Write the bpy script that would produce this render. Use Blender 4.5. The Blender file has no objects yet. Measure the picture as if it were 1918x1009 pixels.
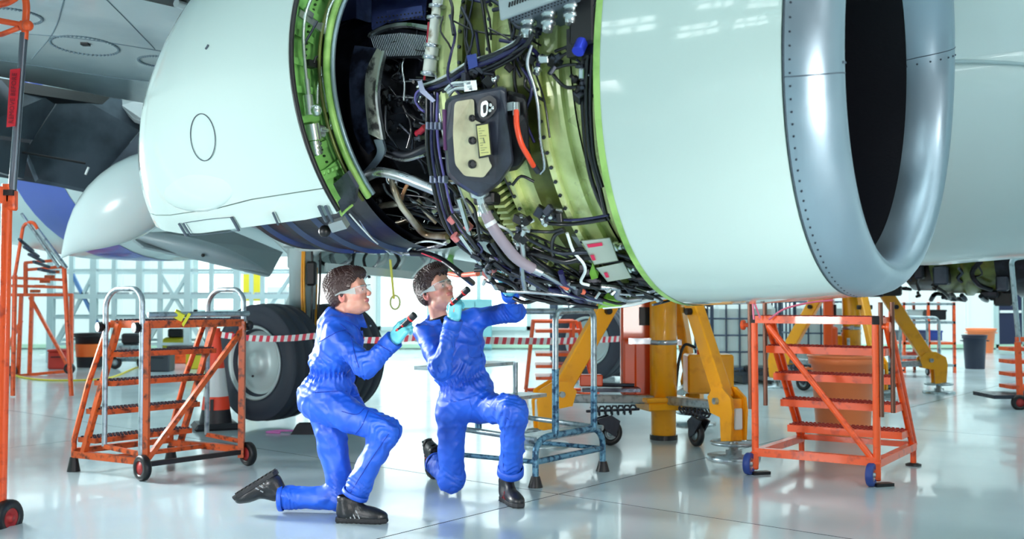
import bpy, bmesh, math, random
import numpy as np
from math import sin, cos, pi, radians as R, atan2, sqrt
from mathutils import Vector, Matrix, Euler
random.seed(7); RNG = np.random.RandomState(5)
C = bpy.context.scene.collection
SC = bpy.context.scene
# ------------------------------------------------------------ camera
F = 1900.0; PITCH = math.atan(55.5/F); EYE = 1.2
cd = bpy.data.cameras.new('camera'); CAM = bpy.data.objects.new('camera', cd); C.objects.link(CAM)
CAM.location = (0, 0, EYE); CAM.rotation_euler = (pi/2+PITCH, 0, 0)
cd.sensor_width = 36; cd.lens = F/1918*36; cd.clip_start = .05; cd.clip_end = 200
cd.dof.use_dof = True; cd.dof.focus_distance = 5.2; cd.dof.aperture_fstop = 3.2
SC.camera = CAM
# ------------------------------------------------------------ world, light, exposure
SC.view_settings.view_transform = 'Standard'; SC.view_settings.look = 'None'
SC.view_settings.exposure = -0.66; SC.view_settings.gamma = 1.0; SC.view_settings.use_curve_mapping = False
w = bpy.data.worlds.new('world'); SC.world = w; w.use_nodes = True
wn = w.node_tree.nodes; wl = w.node_tree.links
wn['Background'].inputs[0].default_value = (.80, .94, .98, 1); wn['Background'].inputs[1].default_value = .6
def area(name, loc, aim, sx, sy, power, col=(1, 1, 1), spread=pi):
    l = bpy.data.lights.new(name, 'AREA'); l.shape = 'RECTANGLE'; l.size = sx; l.size_y = sy; l.energy = power; l.color = col; l.spread = spread
    o = bpy.data.objects.new(name, l); C.objects.link(o); o.location = loc; o.rotation_euler = (Vector(aim)-Vector(loc)).to_track_quat('-Z', 'Y').to_euler()
    return o
area('photo_softbox_high', (4.4, -.8, 4.4), (.6, 4.0, 2.0), 1.3, 1.3, 80, (1, .98, .95))
area('photo_softbox_right', (1.9, 1.2, 1.0), (-.6, 5.9, .75), .5, .7, 30, (1, .97, .94), R(75))
area('photo_softbox_left', (-3.3, 2.2, 1.25), (-.9, 5.7, .8), .6, .8, 40, (.97, .99, 1), R(75))
area('rim_fill_light', (-4.6, 7.6, 1.7), (-.9, 5.8, .9), .7, 1.0, 120, (.95, 1, 1), R(70))  # added lamp out of view, rims the men in place of window glow
for fx in (-9, 2, 13): area('wall_fill_light', (fx, 15.5, 10.3), (fx, 23.5, 1.5), 2.5, 1.0, 900, (.93, 1, 1))  # added lamps out of view, brighten the back wall and equipment near it
area('photo_softbox_wing', (-6.5, 4.5, .6), (-4.6, 10.0, 3.3), .8, .8, 95, (.95, 1, 1), R(80))
# ------------------------------------------------------------ helpers: objects
def link(name, me, mat=None, parent=None):
    o = bpy.data.objects.new(name, me); C.objects.link(o)
    if mat is not None:
        for m in (mat if isinstance(mat, (list, tuple)) else [mat]): me.materials.append(m)
    if parent: o.parent = parent
    return o
def tag(o, label=None, cat=None, group=None, kind=None):
    for k, v in (('label', label), ('category', cat), ('group', group), ('kind', kind)):
        if v: o[k] = v
    return o
def thing(name, label, cat, loc=(0, 0, 0), rot=(0, 0, 0), group=None):
    o = bpy.data.objects.new(name, None); C.objects.link(o); o.location = loc; o.rotation_euler = rot
    o.empty_display_size = .1
    return tag(o, label, cat, group)
def copy_tree(o, label=None, loc=None, rotz=None, parent=None, group=None):
    c = o.copy(); C.objects.link(c)
    if parent: c.parent = parent
    for ch in list(o.children): copy_tree(ch, parent=c)
    if label: c['label'] = label
    if group: c['group'] = group
    if loc is not None: c.location = loc
    if rotz is not None: c.rotation_euler.z = rotz
    return c
def V(*a): return Vector(a[0] if len(a) == 1 else a)
def frame_to(d, up=(0, 0, 1)):
    d = V(d).normalized(); up = V(up)
    if abs(d.dot(up)) > .98: up = V(1, 0, 0)
    x = d.cross(up).normalized(); y = x.cross(d).normalized()
    return x, y, d
class MB:
    def __init__(s): s.v = []; s.f = []; s.m = []; s.sm = []
    def add(s, vs, fs, mi=0, smooth=False):
        n = len(s.v); s.v += [tuple(p) for p in vs]
        for f in fs: s.f.append(tuple(i+n for i in f)); s.m.append(mi); s.sm.append(smooth)
        return s
    def box(s, c, d, rot=None, mi=0, bev=0.0, taper=1.0):
        x, y, z = d[0]/2, d[1]/2, d[2]/2; c = V(c)
        M = (Euler(rot).to_matrix() if rot is not None and not isinstance(rot, Matrix) else (rot if rot is not None else Matrix.Identity(3)))
        if bev <= 0:
            P = [(sx*x*(taper if sz > 0 else 1), sy*y*(taper if sz > 0 else 1), sz*z) for sz in (-1, 1) for sx, sy in ((-1, -1), (1, -1), (1, 1), (-1, 1))]
            return s.add([c+M@V(p) for p in P], [(0, 3, 2, 1), (4, 5, 6, 7), (0, 1, 5, 4), (1, 2, 6, 5), (2, 3, 7, 6), (3, 0, 4, 7)], mi)
        b = min(bev, x*.95, y*.95, z*.95); P = []
        ring = [(-x+b, -y), (x-b, -y), (x, -y+b), (x, y-b), (x-b, y), (-x+b, y), (-x, y-b), (-x, -y+b)]
        inner = [(max(-x+b, min(x-b, px)), max(-y+b, min(y-b, py))) for px, py in ring]
        for (zz, rr) in ((-z, inner), (-z+b, ring), (z-b, ring), (z, inner)):
            t = taper if zz > 0 else 1
            P += [(px*t, py*t, zz) for px, py in rr]
        fs = [tuple(reversed(range(8))), tuple(range(24, 32))]
        for k in range(3):
            for i in range(8):
                j = (i+1) % 8; fs.append((k*8+i, k*8+j, k*8+8+j, k*8+8+i))
        return s.add([c+M@V(p) for p in P], fs, mi)
    def beam(s, a, b, w, h, up=(0, 0, 1), mi=0, bev=0.0):
        a, b = V(a), V(b); x, y, d = frame_to(b-a, up); M = Matrix((x, y, d)).transposed()
        return s.box((a+b)/2, (w, h, (b-a).length), M, mi, bev)
    def rings(s, rs, closed=False, cap=True, mi=0, smooth=True):
        n = len(rs[0]); vs = [p for r in rs for p in r]; fs = []; m = len(rs)
        for k in range(m if closed else m-1):
            k2 = (k+1) % m
            for i in range(n):
                j = (i+1) % n; fs.append((k*n+i, k*n+j, k2*n+j, k2*n+i))
        s.add(vs, fs, mi, smooth)
        if cap and not closed:
            s.add(rs[0], [tuple(reversed(range(n)))], mi); s.add(rs[-1], [tuple(range(n))], mi)
        return s
    def tube(s, pts, r, n=8, mi=0, closed=False, cap=True, sq=None):
        pts = [V(p) for p in pts]; m = len(pts); rr = r if isinstance(r, (list, tuple)) else [r]*m
        up = None; rs = []
        for i, p in enumerate(pts):
            if closed: t = pts[(i+1) % m]-pts[i-1]
            else: t = pts[min(i+1, m-1)]-pts[max(i-1, 0)]
            if t.length < 1e-9: t = V(0, 0, 1)
            t.normalize()
            if up is None:
                up = V(0, 0, 1) if abs(t.z) < .9 else V(1, 0, 0)
            x = t.cross(up)
            if x.length < 1e-5: x = t.cross(V(1, .3, .2))
            x.normalize(); y = x.cross(t).normalized(); up = y
            rs.append([p+rr[i]*(cos(2*pi*k/n)*x+sin(2*pi*k/n)*y) for k in range(n)])
        return s.rings(rs, closed, cap, mi)
    def cyl(s, a, b, r, n=16, mi=0, r2=None):
        a, b = V(a), V(b); x, y, d = frame_to(b-a)
        r2 = r if r2 is None else r2
        return s.rings([[p+q*(cos(2*pi*k/n)*x+sin(2*pi*k/n)*y) for k in range(n)] for p, q in ((a, r), (b, r2))], mi=mi)
    def lathe(s, o, ax, prof, n=32, mi=0, closed=False, smooth=True, cap=True):
        """prof: (distance along ax, radius)"""
        o = V(o); x, y, d = frame_to(ax)
        return s.rings([[o+d*h+q*(cos(2*pi*k/n)*x+sin(2*pi*k/n)*y) for k in range(n)] for h, q in prof], closed, cap, mi, smooth)
    def prism(s, poly, off, mi=0):
        """poly: 3-D polygon, off: extrusion vector"""
        n = len(poly); off = V(off); A = [V(p) for p in poly]; Bv = [p+off for p in A]
        return s.add(A+Bv, [tuple(reversed(range(n))), tuple(range(n, 2*n))]+[(i, (i+1) % n, n+(i+1) % n, n+i) for i in range(n)], mi)
    def sphere(s, c, r, n=12, mi=0, sc=(1, 1, 1)):
        c = V(c); rs = []
        for i in range(1, n//2):
            a = pi*i/(n//2); rs.append([c+V(r*sc[0]*sin(a)*cos(2*pi*k/n), r*sc[1]*sin(a)*sin(2*pi*k/n), r*sc[2]*cos(a)) for k in range(n)])
        top, bot = c+V(0, 0, r*sc[2]), c-V(0, 0, r*sc[2])
        s.rings(rs, cap=False, mi=mi)
        s.add([top]+rs[0], [(0, i+1, (i+1) % n+1) for i in range(n)], mi, True)
        s.add([bot]+rs[-1], [(0, (i+1) % n+1, i+1) for i in range(n)], mi, True)
        return s
    def mesh(s, name):
        me = bpy.data.meshes.new(name); me.from_pydata(s.v, [], s.f)
        me.polygons.foreach_set('material_index', s.m); me.polygons.foreach_set('use_smooth', s.sm)
        bm = bmesh.new(); bm.from_mesh(me); bmesh.ops.recalc_face_normals(bm, faces=bm.faces); bm.to_mesh(me); bm.free()
        me.update(); return me
    def build(s, name, mat, parent=None, kind=None, label=None):
        o = link(name, s.mesh(name), mat, parent)
        if kind: o['kind'] = kind
        if label: o['label'] = label
        return o
def part(name, mat, parent, fn, kind=None, label=None):
    b = MB(); fn(b); return b.build(name, mat, parent, kind, label)
def smooth_path(pts, k=5):
    pts = [V(p) for p in pts]
    if len(pts) < 3: return pts
    P = [2*pts[0]-pts[1]]+pts+[2*pts[-1]-pts[-2]]; out = []
    for i in range(1, len(P)-2):
        for j in range(k):
            t = j/k; a, b, c, d = P[i-1], P[i], P[i+1], P[i+2]
            out.append(.5*((2*b)+(c-a)*t+(2*a-5*b+4*c-d)*t*t+(3*b-a-3*c+d)*t**3))
    out.append(pts[-1]); return out
def bend(pts, r, k=5):
    """polyline with rounded corners of radius r"""
    pts = [V(p) for p in pts]; out = [pts[0]]
    for i in range(1, len(pts)-1):
        a, b, c = pts[i-1], pts[i], pts[i+1]; u = (a-b); v = (c-b)
        q = min(r, u.length*.49, v.length*.49); p0 = b+u.normalized()*q; p1 = b+v.normalized()*q
        for j in range(k+1):
            t = j/k; out.append((1-t)**2*p0+2*t*(1-t)*b+t*t*p1)
    out.append(pts[-1]); return out
# pixel of the 1918x1009 photograph -> world point
CP, SP = cos(PITCH), sin(PITCH)
def ray(x, y):
    X = (x-959)/F; U = (504.5-y)/F
    return V(X, CP-U*SP, SP+U*CP)
def W(x, y, Y):
    d = ray(x, y); return V(0, 0, EYE)+d*(Y/d.y)
def G(x, y, z=0.0):
    d = ray(x, y); return V(0, 0, EYE)+d*((z-EYE)/d.z)
# ------------------------------------------------------------ materials
MATS = {}
def mat(name, col, rough=.5, metal=0.0, bump=None, var=None, coat=0.0, spec=.5, emit=None, trans=0.0, alpha=1.0, aniso=None, rvar=None):
    if name in MATS: return MATS[name]
    m = bpy.data.materials.new(name); m.use_nodes = True; MATS[name] = m
    nt = m.node_tree; N = nt.nodes; L = nt.links; b = N['Principled BSDF']
    col = tuple(col)+(1,) if len(col) == 3 else col
    b.inputs['Base Color'].default_value = col; b.inputs['Roughness'].default_value = rough
    b.inputs['Metallic'].default_value = metal; b.inputs['Coat Weight'].default_value = coat
    b.inputs['Specular IOR Level'].default_value = spec; b.inputs['Coat Roughness'].default_value = .035
    b.inputs['Transmission Weight'].default_value = trans; b.inputs['Alpha'].default_value = alpha
    if emit: b.inputs['Emission Color'].default_value = tuple(emit[0])+(1,); b.inputs['Emission Strength'].default_value = emit[1]
    if bump or var or rvar:
        tc = N.new('ShaderNodeTexCoord')
        def noise(sc, det=4, stretch=None):
            t = N.new('ShaderNodeTexNoise'); t.inputs['Scale'].default_value = sc; t.inputs['Detail'].default_value = det
            src = tc.outputs['Object']
            if stretch:
                mp = N.new('ShaderNodeMapping'); mp.inputs['Scale'].default_value = stretch; L.new(src, mp.inputs[0]); src = mp.outputs[0]
            L.new(src, t.inputs['Vector']); return t.outputs[0]
        if bump:
            bn = N.new('ShaderNodeBump'); bn.inputs['Strength'].default_value = bump[1]; bn.inputs['Distance'].default_value = .01
            L.new(noise(bump[0], stretch=bump[2] if len(bump) > 2 else None), bn.inputs['Height']); L.new(bn.outputs[0], b.inputs['Normal'])
        if var:   # (scale, second colour, threshold low, high)
            mx = N.new('ShaderNodeMix'); mx.data_type = 'RGBA'; rp = N.new('ShaderNodeMapRange')
            rp.inputs[1].default_value = var[2]; rp.inputs[2].default_value = var[3]
            L.new(noise(var[0], 6, var[4] if len(var) > 4 else None), rp.inputs[0]); L.new(rp.outputs[0], mx.inputs[0])
            mx.inputs[6].default_value = col; mx.inputs[7].default_value = tuple(var[1])+(1,); L.new(mx.outputs[2], b.inputs['Base Color'])
        if rvar:
            rp = N.new('ShaderNodeMapRange'); rp.inputs[3].default_value = rvar[1]; rp.inputs[4].default_value = rvar[2]
            rp.inputs[1].default_value = .35; rp.inputs[2].default_value = .65
            L.new(noise(rvar[0]), rp.inputs[0]); L.new(rp.outputs[0], b.inputs['Roughness'])
    return m
def attr_mat(name, rough=.5, coat=0.0, bump=None, sss=0.0):
    if name in MATS: return MATS[name]
    m = mat(name, (1, 1, 1), rough, coat=coat, bump=bump); nt = m.node_tree
    a = nt.nodes.new('ShaderNodeAttribute'); a.attribute_name = 'Col'
    nt.links.new(a.outputs[0], nt.nodes['Principled BSDF'].inputs['Base Color'])
    if sss:
        b = nt.nodes['Principled BSDF']; b.inputs['Subsurface Weight'].default_value = sss; b.inputs['Subsurface Radius'].default_value = (.012, .005, .003); b.inputs['Subsurface Scale'].default_value = 1
    return m
def hexc(r, g, b):
    f = lambda c: ((c/255+.055)/1.055)**2.4 if c > 10 else c/255/12.92
    return (f(r), f(g), f(b))
WHITEP = mat('white_gloss_paint', hexc(198, 220, 215), .1, coat=.8, bump=(1.6, .05), rvar=(3, .07, .15))
ALU = mat('brushed_aluminium', hexc(158, 176, 188), .42, .85, bump=(60, .03, (1, 8, 8)), rvar=(5, .28, .42))
STEEL = mat('steel', hexc(190, 196, 202), .3, .95, bump=(40, .05), rvar=(14, .2, .45))
DSTEEL = mat('dark_steel', hexc(70, 74, 84), .35, .9, bump=(25, .1), rvar=(10, .25, .6))
GREENP = mat('zinc_chromate_green', hexc(140, 206, 112), .35, .1, bump=(30, .06), var=(6, hexc(52, 96, 36), .48, .75), coat=.3)
LIME = mat('light_green_rim', hexc(170, 214, 120), .35, .1, bump=(30, .05), var=(7, hexc(110, 160, 70), .45, .7))
OLIVE = mat('anodised_fan_case', hexc(220, 232, 164), .26, .22, bump=(26, .08), var=(4, hexc(156, 168, 90), .45, .72), rvar=(9, .22, .45), coat=.4)
OLIVED = mat('dark_anodised', hexc(104, 114, 50), .32, .2, bump=(26, .1), var=(5, hexc(40, 46, 14), .42, .7))
BLACKM = mat('black_rubber', hexc(17, 18, 22), .42, bump=(60, .1))
CABLE = mat('cable_black', hexc(14, 14, 22), .28, coat=.3)
CABLEB = mat('cable_blue', hexc(36, 34, 84), .3, coat=.3)
INNER = mat('engine_dark', hexc(20, 20, 28), .35, .5, bump=(14, .3), var=(9, hexc(44, 46, 60), .5, .75))
COMP = mat('graphite_composite', hexc(52, 56, 70), .4, bump=(40, .15), var=(8, hexc(26, 28, 36), .45, .7), coat=.25)
TITAN = mat('heat_stained_pipe', hexc(206, 196, 178), .3, .6, bump=(30, .08), var=(6, hexc(120, 96, 70), .45, .7))
ORANGE = mat('orange_paint', hexc(250, 92, 30), .35, coat=.3, bump=(40, .05), var=(14, hexc(190, 60, 20), .55, .72))
RUSTO = mat('worn_orange_paint', hexc(214, 92, 36), .42, bump=(50, .12), var=(22, hexc(90, 44, 30), .5, .68))
YEL = mat('jack_yellow_paint', hexc(255, 172, 20), .32, coat=.35, bump=(20, .06), var=(9, hexc(228, 142, 14), .55, .8))
HOTO = mat('jack_orange_paint', hexc(238, 84, 26), .32, coat=.35, bump=(20, .06))
BLK = mat('black_plastic', hexc(24, 26, 34), .45, bump=(50, .08))
RUBBER = mat('tyre_rubber', hexc(46, 52, 66), .55, bump=(90, .1))
GALV = mat('galvanised_tube', hexc(176, 192, 198), .35, .75, bump=(40, .1), var=(20, hexc(110, 124, 132), .5, .72))
BLUEG = mat('blue_worn_tube', hexc(110, 160, 188), .4, .5, bump=(50, .15), var=(26, hexc(40, 74, 104), .47, .6))
COPPER = mat('copper_boot', hexc(224, 110, 84), .45)
REDHOSE = mat('orange_hose', hexc(236, 74, 36), .4, coat=.2)
WHITEM = mat('white_matt', hexc(226, 238, 238), .55, bump=(20, .03))
# ============================================================ SETTING: hangar
TH = .583; P0 = V(.857, 4.291, 2.152)
AX = V(cos(TH), -sin(TH), 0); NX = V(sin(TH), cos(TH), 0)
FLOORM = mat('floor_epoxy', hexc(192, 210, 215), .2, coat=.25, bump=(2.0, .03), var=(.7, hexc(182, 202, 209), .35, .7), rvar=(.8, .16, .26))
JOINT = mat('floor_joint', hexc(24, 30, 38), .9, spec=0.0)
fl = thing('floor', None, None); fl['kind'] = 'structure'
part('floor_joint_bed', JOINT, fl, lambda b: b.box((2, 5, -.0506), (64, 60, .1)))
# slab grid follows the two joint directions seen in the photo
g0 = G(1046, 925); d1 = (G(1320, 858)-G(1000, 937)).normalized(); d2 = (G(1460, 988)-G(1042, 929)).normalized()
d2 = V(d1.y, -d1.x, 0) if d2.dot(V(d1.y, -d1.x, 0)) > 0 else V(-d1.y, d1.x, 0)
slab = 4.6
me = MB().box((0, 0, -.012), (slab-.011, slab-.011, .024)).mesh('floor_slab')
me.materials.append(FLOORM)
rz = atan2(d1.y, d1.x)
for i in range(-10, 12):
    for j in range(-10, 12):
        c = g0+d1*(i+.5)*slab+d2*(j+.5)*slab
        if -23 < c.x < 28 and -18 < c.y < 28:
            o = bpy.data.objects.new('floor_slab', me); C.objects.link(o); o.location = (c.x, c.y, 0); o.rotation_euler.z = rz; o.parent = fl
WALLM = mat('wall_white_cladding', hexc(236, 246, 244), .5)
YB = 24.5
wb = thing('wall_back', None, None); wb['kind'] = 'structure'
def cladding(b):
    x = -22.0
    while x < 26:
        b.box((x, YB+.1, 6.2), (.62, .2, 12.4)); b.box((x+.34, YB+.06, 6.2), (.06, .2, 12.4)); x += .68
part('cladding', WALLM, wb, cladding, kind='stuff')
DAYG = mat('daylight_pane', (1, 1, 1), .2, emit=((.86, 1.0, .98), 2.4))
FRAMEM = mat('window_frame_white', hexc(180, 205, 205), .4)
wi = 1
for (x0, x1, z0, z1) in ((-13.0, -8.6, 3.4, 6.2), (-7.6, -3.6, .9, 4.6), (-3.2, .4, .5, 4.8), (1.0, 4.4, 2.6, 4.8), (6.4, 10.2, 3.0, 5.2)):
    wd = thing('window_%d' % wi, None, None); wd['kind'] = 'structure'; wi += 1
    nx = max(2, int((x1-x0)/1.1)); nz = max(1, int((z1-z0)/1.4))
    for i in range(nx):
        for j in range(nz):
            dx = (x1-x0)/nx; dz = (z1-z0)/nz
            part('pane', DAYG, wd, lambda b: b.box((x0+dx*(i+.5), YB-.06, z0+dz*(j+.5)), (dx-.1, .03, dz-.1)))
    def fr(b):
        for i in range(nx+1): b.box((x0+(x1-x0)/nx*i, YB-.07, (z0+z1)/2), (.1, .1, z1-z0+.1))
        for j in range(nz+1): b.box(((x0+x1)/2, YB-.07, z0+(z1-z0)/nz*j), (x1-x0+.1, .1, .1))
    part('window_frame', FRAMEM, wd, fr)
part('baseboard_back', mat('kerb_green', hexc(176, 214, 190), .5), None, lambda b: b.box((2, YB-.04, .07), (46, .1, .09)))['kind'] = 'structure'
wr = part('wall_right', WALLM, None, lambda b: b.box((25, 5, 6.2), (.2, 40, 12.4))); wr['kind'] = 'structure'
wl_ = part('wall_left', WALLM, None, lambda b: b.box((-21, 3, 6.2), (.2, 44, 12.4))); wl_['kind'] = 'structure'
DAYH = mat('daylight_pane_high', (1, 1, 1), .2, emit=((.9, 1.0, 1.0), 9.0))
for (y0, y1, z0, z1) in ((-15.6, -12.6, 7.6, 9.6), (-11.4, -8.6, 8.2, 10.4), (-14.8, -11.6, 4.6, 6.4), (-10.4, -7.8, 4.4, 6.6), (-6.6, -4.0, 6.4, 8.6), (-17.4, -15.9, 4.8, 6.2)):
    wd = thing('window_%d' % wi, None, None); wd['kind'] = 'structure'; wi += 1
    for i in range(3):
        for j in range(2):
            dy, dz = (y1-y0)/3, (z1-z0)/2; part('pane', DAYH, wd, lambda b: b.box((-20.86, y0+dy*(i+.5), z0+dz*(j+.5)), (.03, dy*(.5 if (i+j) % 2 else .8), dz*.6)))
    part('window_frame', FRAMEM, wd, lambda b: b.box((-20.88, (y0+y1)/2, z0), (.08, y1-y0, .1)).box((-20.88, (y0+y1)/2, z1), (.08, y1-y0, .1)).box((-20.88, y0, (z0+z1)/2), (.08, .1, z1-z0)).box((-20.88, y1, (z0+z1)/2), (.08, .1, z1-z0)))
cl = thing('ceiling', None, None); cl['kind'] = 'structure'
part('roof_deck', mat('roof_grey', hexc(120, 140, 146), .6), cl, lambda b: b.box((2, 5, 12.3), (46, 40, .2)))
TRUSS = mat('roof_truss', hexc(150, 172, 178), .5)
for k in range(7):
    def tr(b):
        y = -12+k*5.6
        b.box((2, y, 11.9), (46, .2, .2)); b.box((2, y, 10.9), (46, .2, .2))
        for i in range(23): b.beam((-21+i*2, y, 10.9), (-20+i*2+(-1)**i, y, 11.9), .1, .1)
    part('roof_truss', TRUSS, cl, tr)
SKY = mat('rooflight_pane', (1, 1, 1), .3, emit=((.85, 1.0, 1.0), 21.0))
for k in range(7):
    for i in range(6):
        part('rooflight', SKY, cl, lambda b: b.box((-15+i*6.4, -11+k*4.9, 12.15), (1.0, 2.6, .05)))
LAMPM = mat('lamp_glow', (1, 1, 1), .3, emit=((.95, 1.0, 1.0), 60.0)); HOUS = mat('lamp_housing', hexc(200, 210, 210), .4)
for k in range(6):
    for i in range(6):
        lx, ly = -12+i*5.6, -9.5+k*5.6
        t = thing('hangar_lamp', 'white tube lamp hung in the roof trusses above the aircraft', 'lamp', (lx, ly, 10.4), group='hangar lamps under the roof')
        part('housing', HOUS, t, lambda b: b.box((0, 0, .03), (1.6, .3, .06)).beam((-.5, 0, .06), (-.5, 0, .55), .02, .02).beam((.5, 0, .06), (.5, 0, .55), .02, .02))
        part('tube', LAMPM, t, lambda b: b.cyl((-.75, -.07, -.02), (.75, -.07, -.02), .03, 8).cyl((-.75, .07, -.02), (.75, .07, -.02), .03, 8))
# ============================================================ JET ENGINE (opened nacelle, foreground)
ENG = thing('jet_engine', 'huge white engine nacelle in the foreground with its cowling opened, polished lip towards the right', 'jet engine', P0, (0, 0, -TH))
EO = V(0, 0, EYE)-P0
def ER(x, y, r, far=False):
    """pixel -> engine-local point on the cylinder of radius r about the engine axis"""
    d = ray(x, y); dn, dz, on, oz = d.dot(NX), d.z, EO.dot(NX), EO.z
    A = dn*dn+dz*dz; Bq = on*dn+oz*dz; D = Bq*Bq-A*(on*on+oz*oz-r*r)
    if D < 0: D = 0
    t = (-Bq+(sqrt(D) if far else -sqrt(D)))/A; q = EO+t*d
    return V(q.dot(AX), q.dot(NX), q.z)
def PH(s, deg, r): return V(s, r*sin(R(deg)), -r*cos(R(deg)))
def ering(s, rh, rv, tilt=0.0, ex=0.0, dz=0.0, t0=0, t1=360, n=120):
    out = []; m = n if t1-t0 >= 360 else n+1; e = 2/(2+ex)
    for k in range(m):
        t = R(t0+(t1-t0)*k/n); c, s_ = cos(t), sin(t)
        c = math.copysign(abs(c)**e, c); s_ = math.copysign(abs(s_)**e, s_)
        out.append(V(s+rv*s_*sin(tilt), rh*c, dz+rv*s_*cos(tilt)))
    return out
def shell(b, rs, closed_ring=True, mi=0, smooth=True):
    n = len(rs[0]); vs = [p for r in rs for p in r]; fs = []
    for k in range(len(rs)-1):
        for i in range(n if closed_ring else n-1):
            j = (i+1) % n; fs.append((k*n+i, k*n+j, (k+1)*n+j, (k+1)*n+i))
    b.add(vs, fs, mi, smooth)
# --- inlet barrel
def f(b):
    shell(b, [ering(s, rh, rv, tl, ex, 0) for s, rh, rv, tl, ex in ((0, 1.005, .981, .077, .14), (.1, 1.012, .980, .077, .14), (.25, 1.022, .974, .075, .145), (.42, 1.03, .963, .07, .15), (.56, 1.033, .952, .068, .15), (.645, 1.031, .945, .066, .149))])
    shell(b, [ering(s, rh, rv, tl, ex, 0) for s, rh, rv, tl, ex in ((.645, 1.02, .93, .066, .149), (0, .985, .96, .077, .14))])
barrel = part('inlet_cowl', WHITEP, ENG, f)
part('cowl_edge', LIME, ENG, lambda b: shell(b, [ering(.004, 1.007, .983, .077, .14), ering(-.022, 1.007, .983, .077, .14), ering(-.022, .965, .94, .077, .14), ering(.02, .965, .94, .077, .14)], smooth=False))
LIP = [(.655, 1.031, .945), (.685, 1.027, .942), (.715, 1.014, .932), (.745, .995, .917), (.77, .970, .894), (.788, .938, .866), (.795, .905, .838), (.792, .875, .813), (.778, .848, .791), (.75, .826, .773), (.71, .808, .759), (.655, .798, .752), (.61, .795, .75)]
def liprs(t0=0, t1=360, n=120): return [ering(s, rh, rv, .066-.02*k/12, .149*(1-k/12), -.045*k/12, t0, t1, n) for k, (s, rh, rv) in enumerate(LIP)]
lip = part('inlet_lip', ALU, ENG, lambda b: shell(b, liprs()))
part('inlet_duct', mat('duct_lining', hexc(14, 15, 24), .45, .2, bump=(70, .1)), ENG, lambda b: shell(b, [ering(s, r, r*.955, .04, 0, -.045) for s, r in ((.61, .795), (.3, .79), (.1, .795), (-.1, .80), (-.3, .80))]))
def f(b):
    for k in range(150):
        for (s, dr) in ((.672, 0),):
            p = ering(s, 1.0295, .9435, .066, .149, 0, k*2.4, k*2.4+1, 1)[0]; c = V(s, 0, 0); n_ = (p-c).normalized()
            b.cyl(p-n_*.004, p+n_*.0035, .0036, 6)
part('rivet_row', DSTEEL, lip, f, kind='stuff')
part('lip_groove', mat('seam_dark', hexc(70, 84, 96), .6), lip, lambda b: b.tube(ering(.652, 1.0315, .9455, .066, .149), .0019, 5, closed=True))
for k, t in enumerate((14, 195)):
    def f(b):
        ps = [V(r[0]) for r in liprs(t, t+1, 1)]; b.tube(ps, .0022, 5)
        for q in range(6, 13):
            p = V(liprs(t-2.2, t-1, 1)[q][0]); b.sphere(p, .005, 6)
    part('lip_seam', mat('seam_dark', (0, 0, 0)), lip, f)
# --- fan behind the duct
FANM = mat('fan_blade_titanium', hexc(90, 98, 116), .3, .9)
part('fan_hub', DSTEEL, ENG, lambda b: b.lathe((-.25, 0, -.045), (1, 0, 0), [(0, .26), (.1, .24), (.22, .17), (.34, .06), (.37, .001)], 40))
me = MB()
rs = []
for q in range(7):
    u = q/6; r = .22+.56*u; tw = R(20+42*u); ch = .10+.05*sin(pi*u)
    rs.append([V(-.2+cos(tw)*x*ch+.5*tck, sin(tw)*x*ch, r) for x, tck in ((-1, 0), (-.3, .012), (.4, .012), (1, 0), (.4, -.012), (-.3, -.012))])
me.rings(rs); bm_ = me.mesh('fan_blade'); bm_.materials.append(FANM)
for k in range(24):
    o = bpy.data.objects.new('fan_blade', bm_); C.objects.link(o); o.parent = ENG; o.rotation_euler.x = 2*pi*k/24; o.location = (0, 0, -.045)
part('fan_backplate', INNER, ENG, lambda b: b.lathe((-.42, 0, -.03), (1, 0, 0), [(0, .8), (.02, .8)], 60))
# --- fan case
def ban(name, m, prof, n=110): return part(name, m, ENG, lambda b: b.lathe((0, 0, 0), (1, 0, 0), prof, n, smooth=False, cap=False))
case = ban('fan_case_aft', OLIVE, [(-1.02, .58), (-1.0, .63), (-.96, .69), (-.90, .76), (-.85, .82), (-.82, .856), (-.80, .868), (-.78, .868), (-.76, .852), (-.70, .845)])
part('case_flange_rim', STEEL, ENG, lambda b: b.tube([PH(-.83, k*4, .85) for k in range(90)], .007, 6, closed=True))
ban('fan_case_band', OLIVED, [(-.70, .845), (-.70, .885), (-.675, .885), (-.675, .85), (-.56, .855)])
ban('fan_case_band', OLIVE, [(-.56, .855), (-.56, .895), (-.53, .895), (-.53, .86), (-.45, .862)])
ban('fan_case_band', OLIVED, [(-.45, .862), (-.45, .88), (-.35, .88), (-.35, .865), (-.34, .865)])
ban('fan_case_band', OLIVE, [(-.34, .865), (-.34, .91), (-.315, .91), (-.315, .885), (-.25, .885), (-.25, .90), (-.235, .90), (-.235, .875), (-.2, .875)])
ban('fan_case_band', OLIVE, [(-.20, .865), (-.17, .89), (-.10, .892), (-.10, .91), (-.08, .91), (-.08, .87), (.02, .87)])
def f(b):
    for (s, r, n) in ((-.688, .885, 90), (-.545, .895, 96), (-.328, .91, 96), (-.09, .91, 100)):
        for k in range(n):
            a = 360*k/n; p = PH(s, a, r-.002); q = PH(s, a, r+.008); b.cyl(p, q, .0075, 6)
part('flange_bolts', DSTEEL, ENG, f, kind='stuff')
def f(b):   # stiffening gussets between two flanges, low on the near side
    for k in range(34):
        a = -62+k*1.9; b.prism([PH(-.66, a, .86), PH(-.58, a, .86), PH(-.60, a, .91), PH(-.65, a, .91)], PH(0, a+90, .012))
part('case_gussets', OLIVE, ENG, f, kind='stuff')
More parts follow.
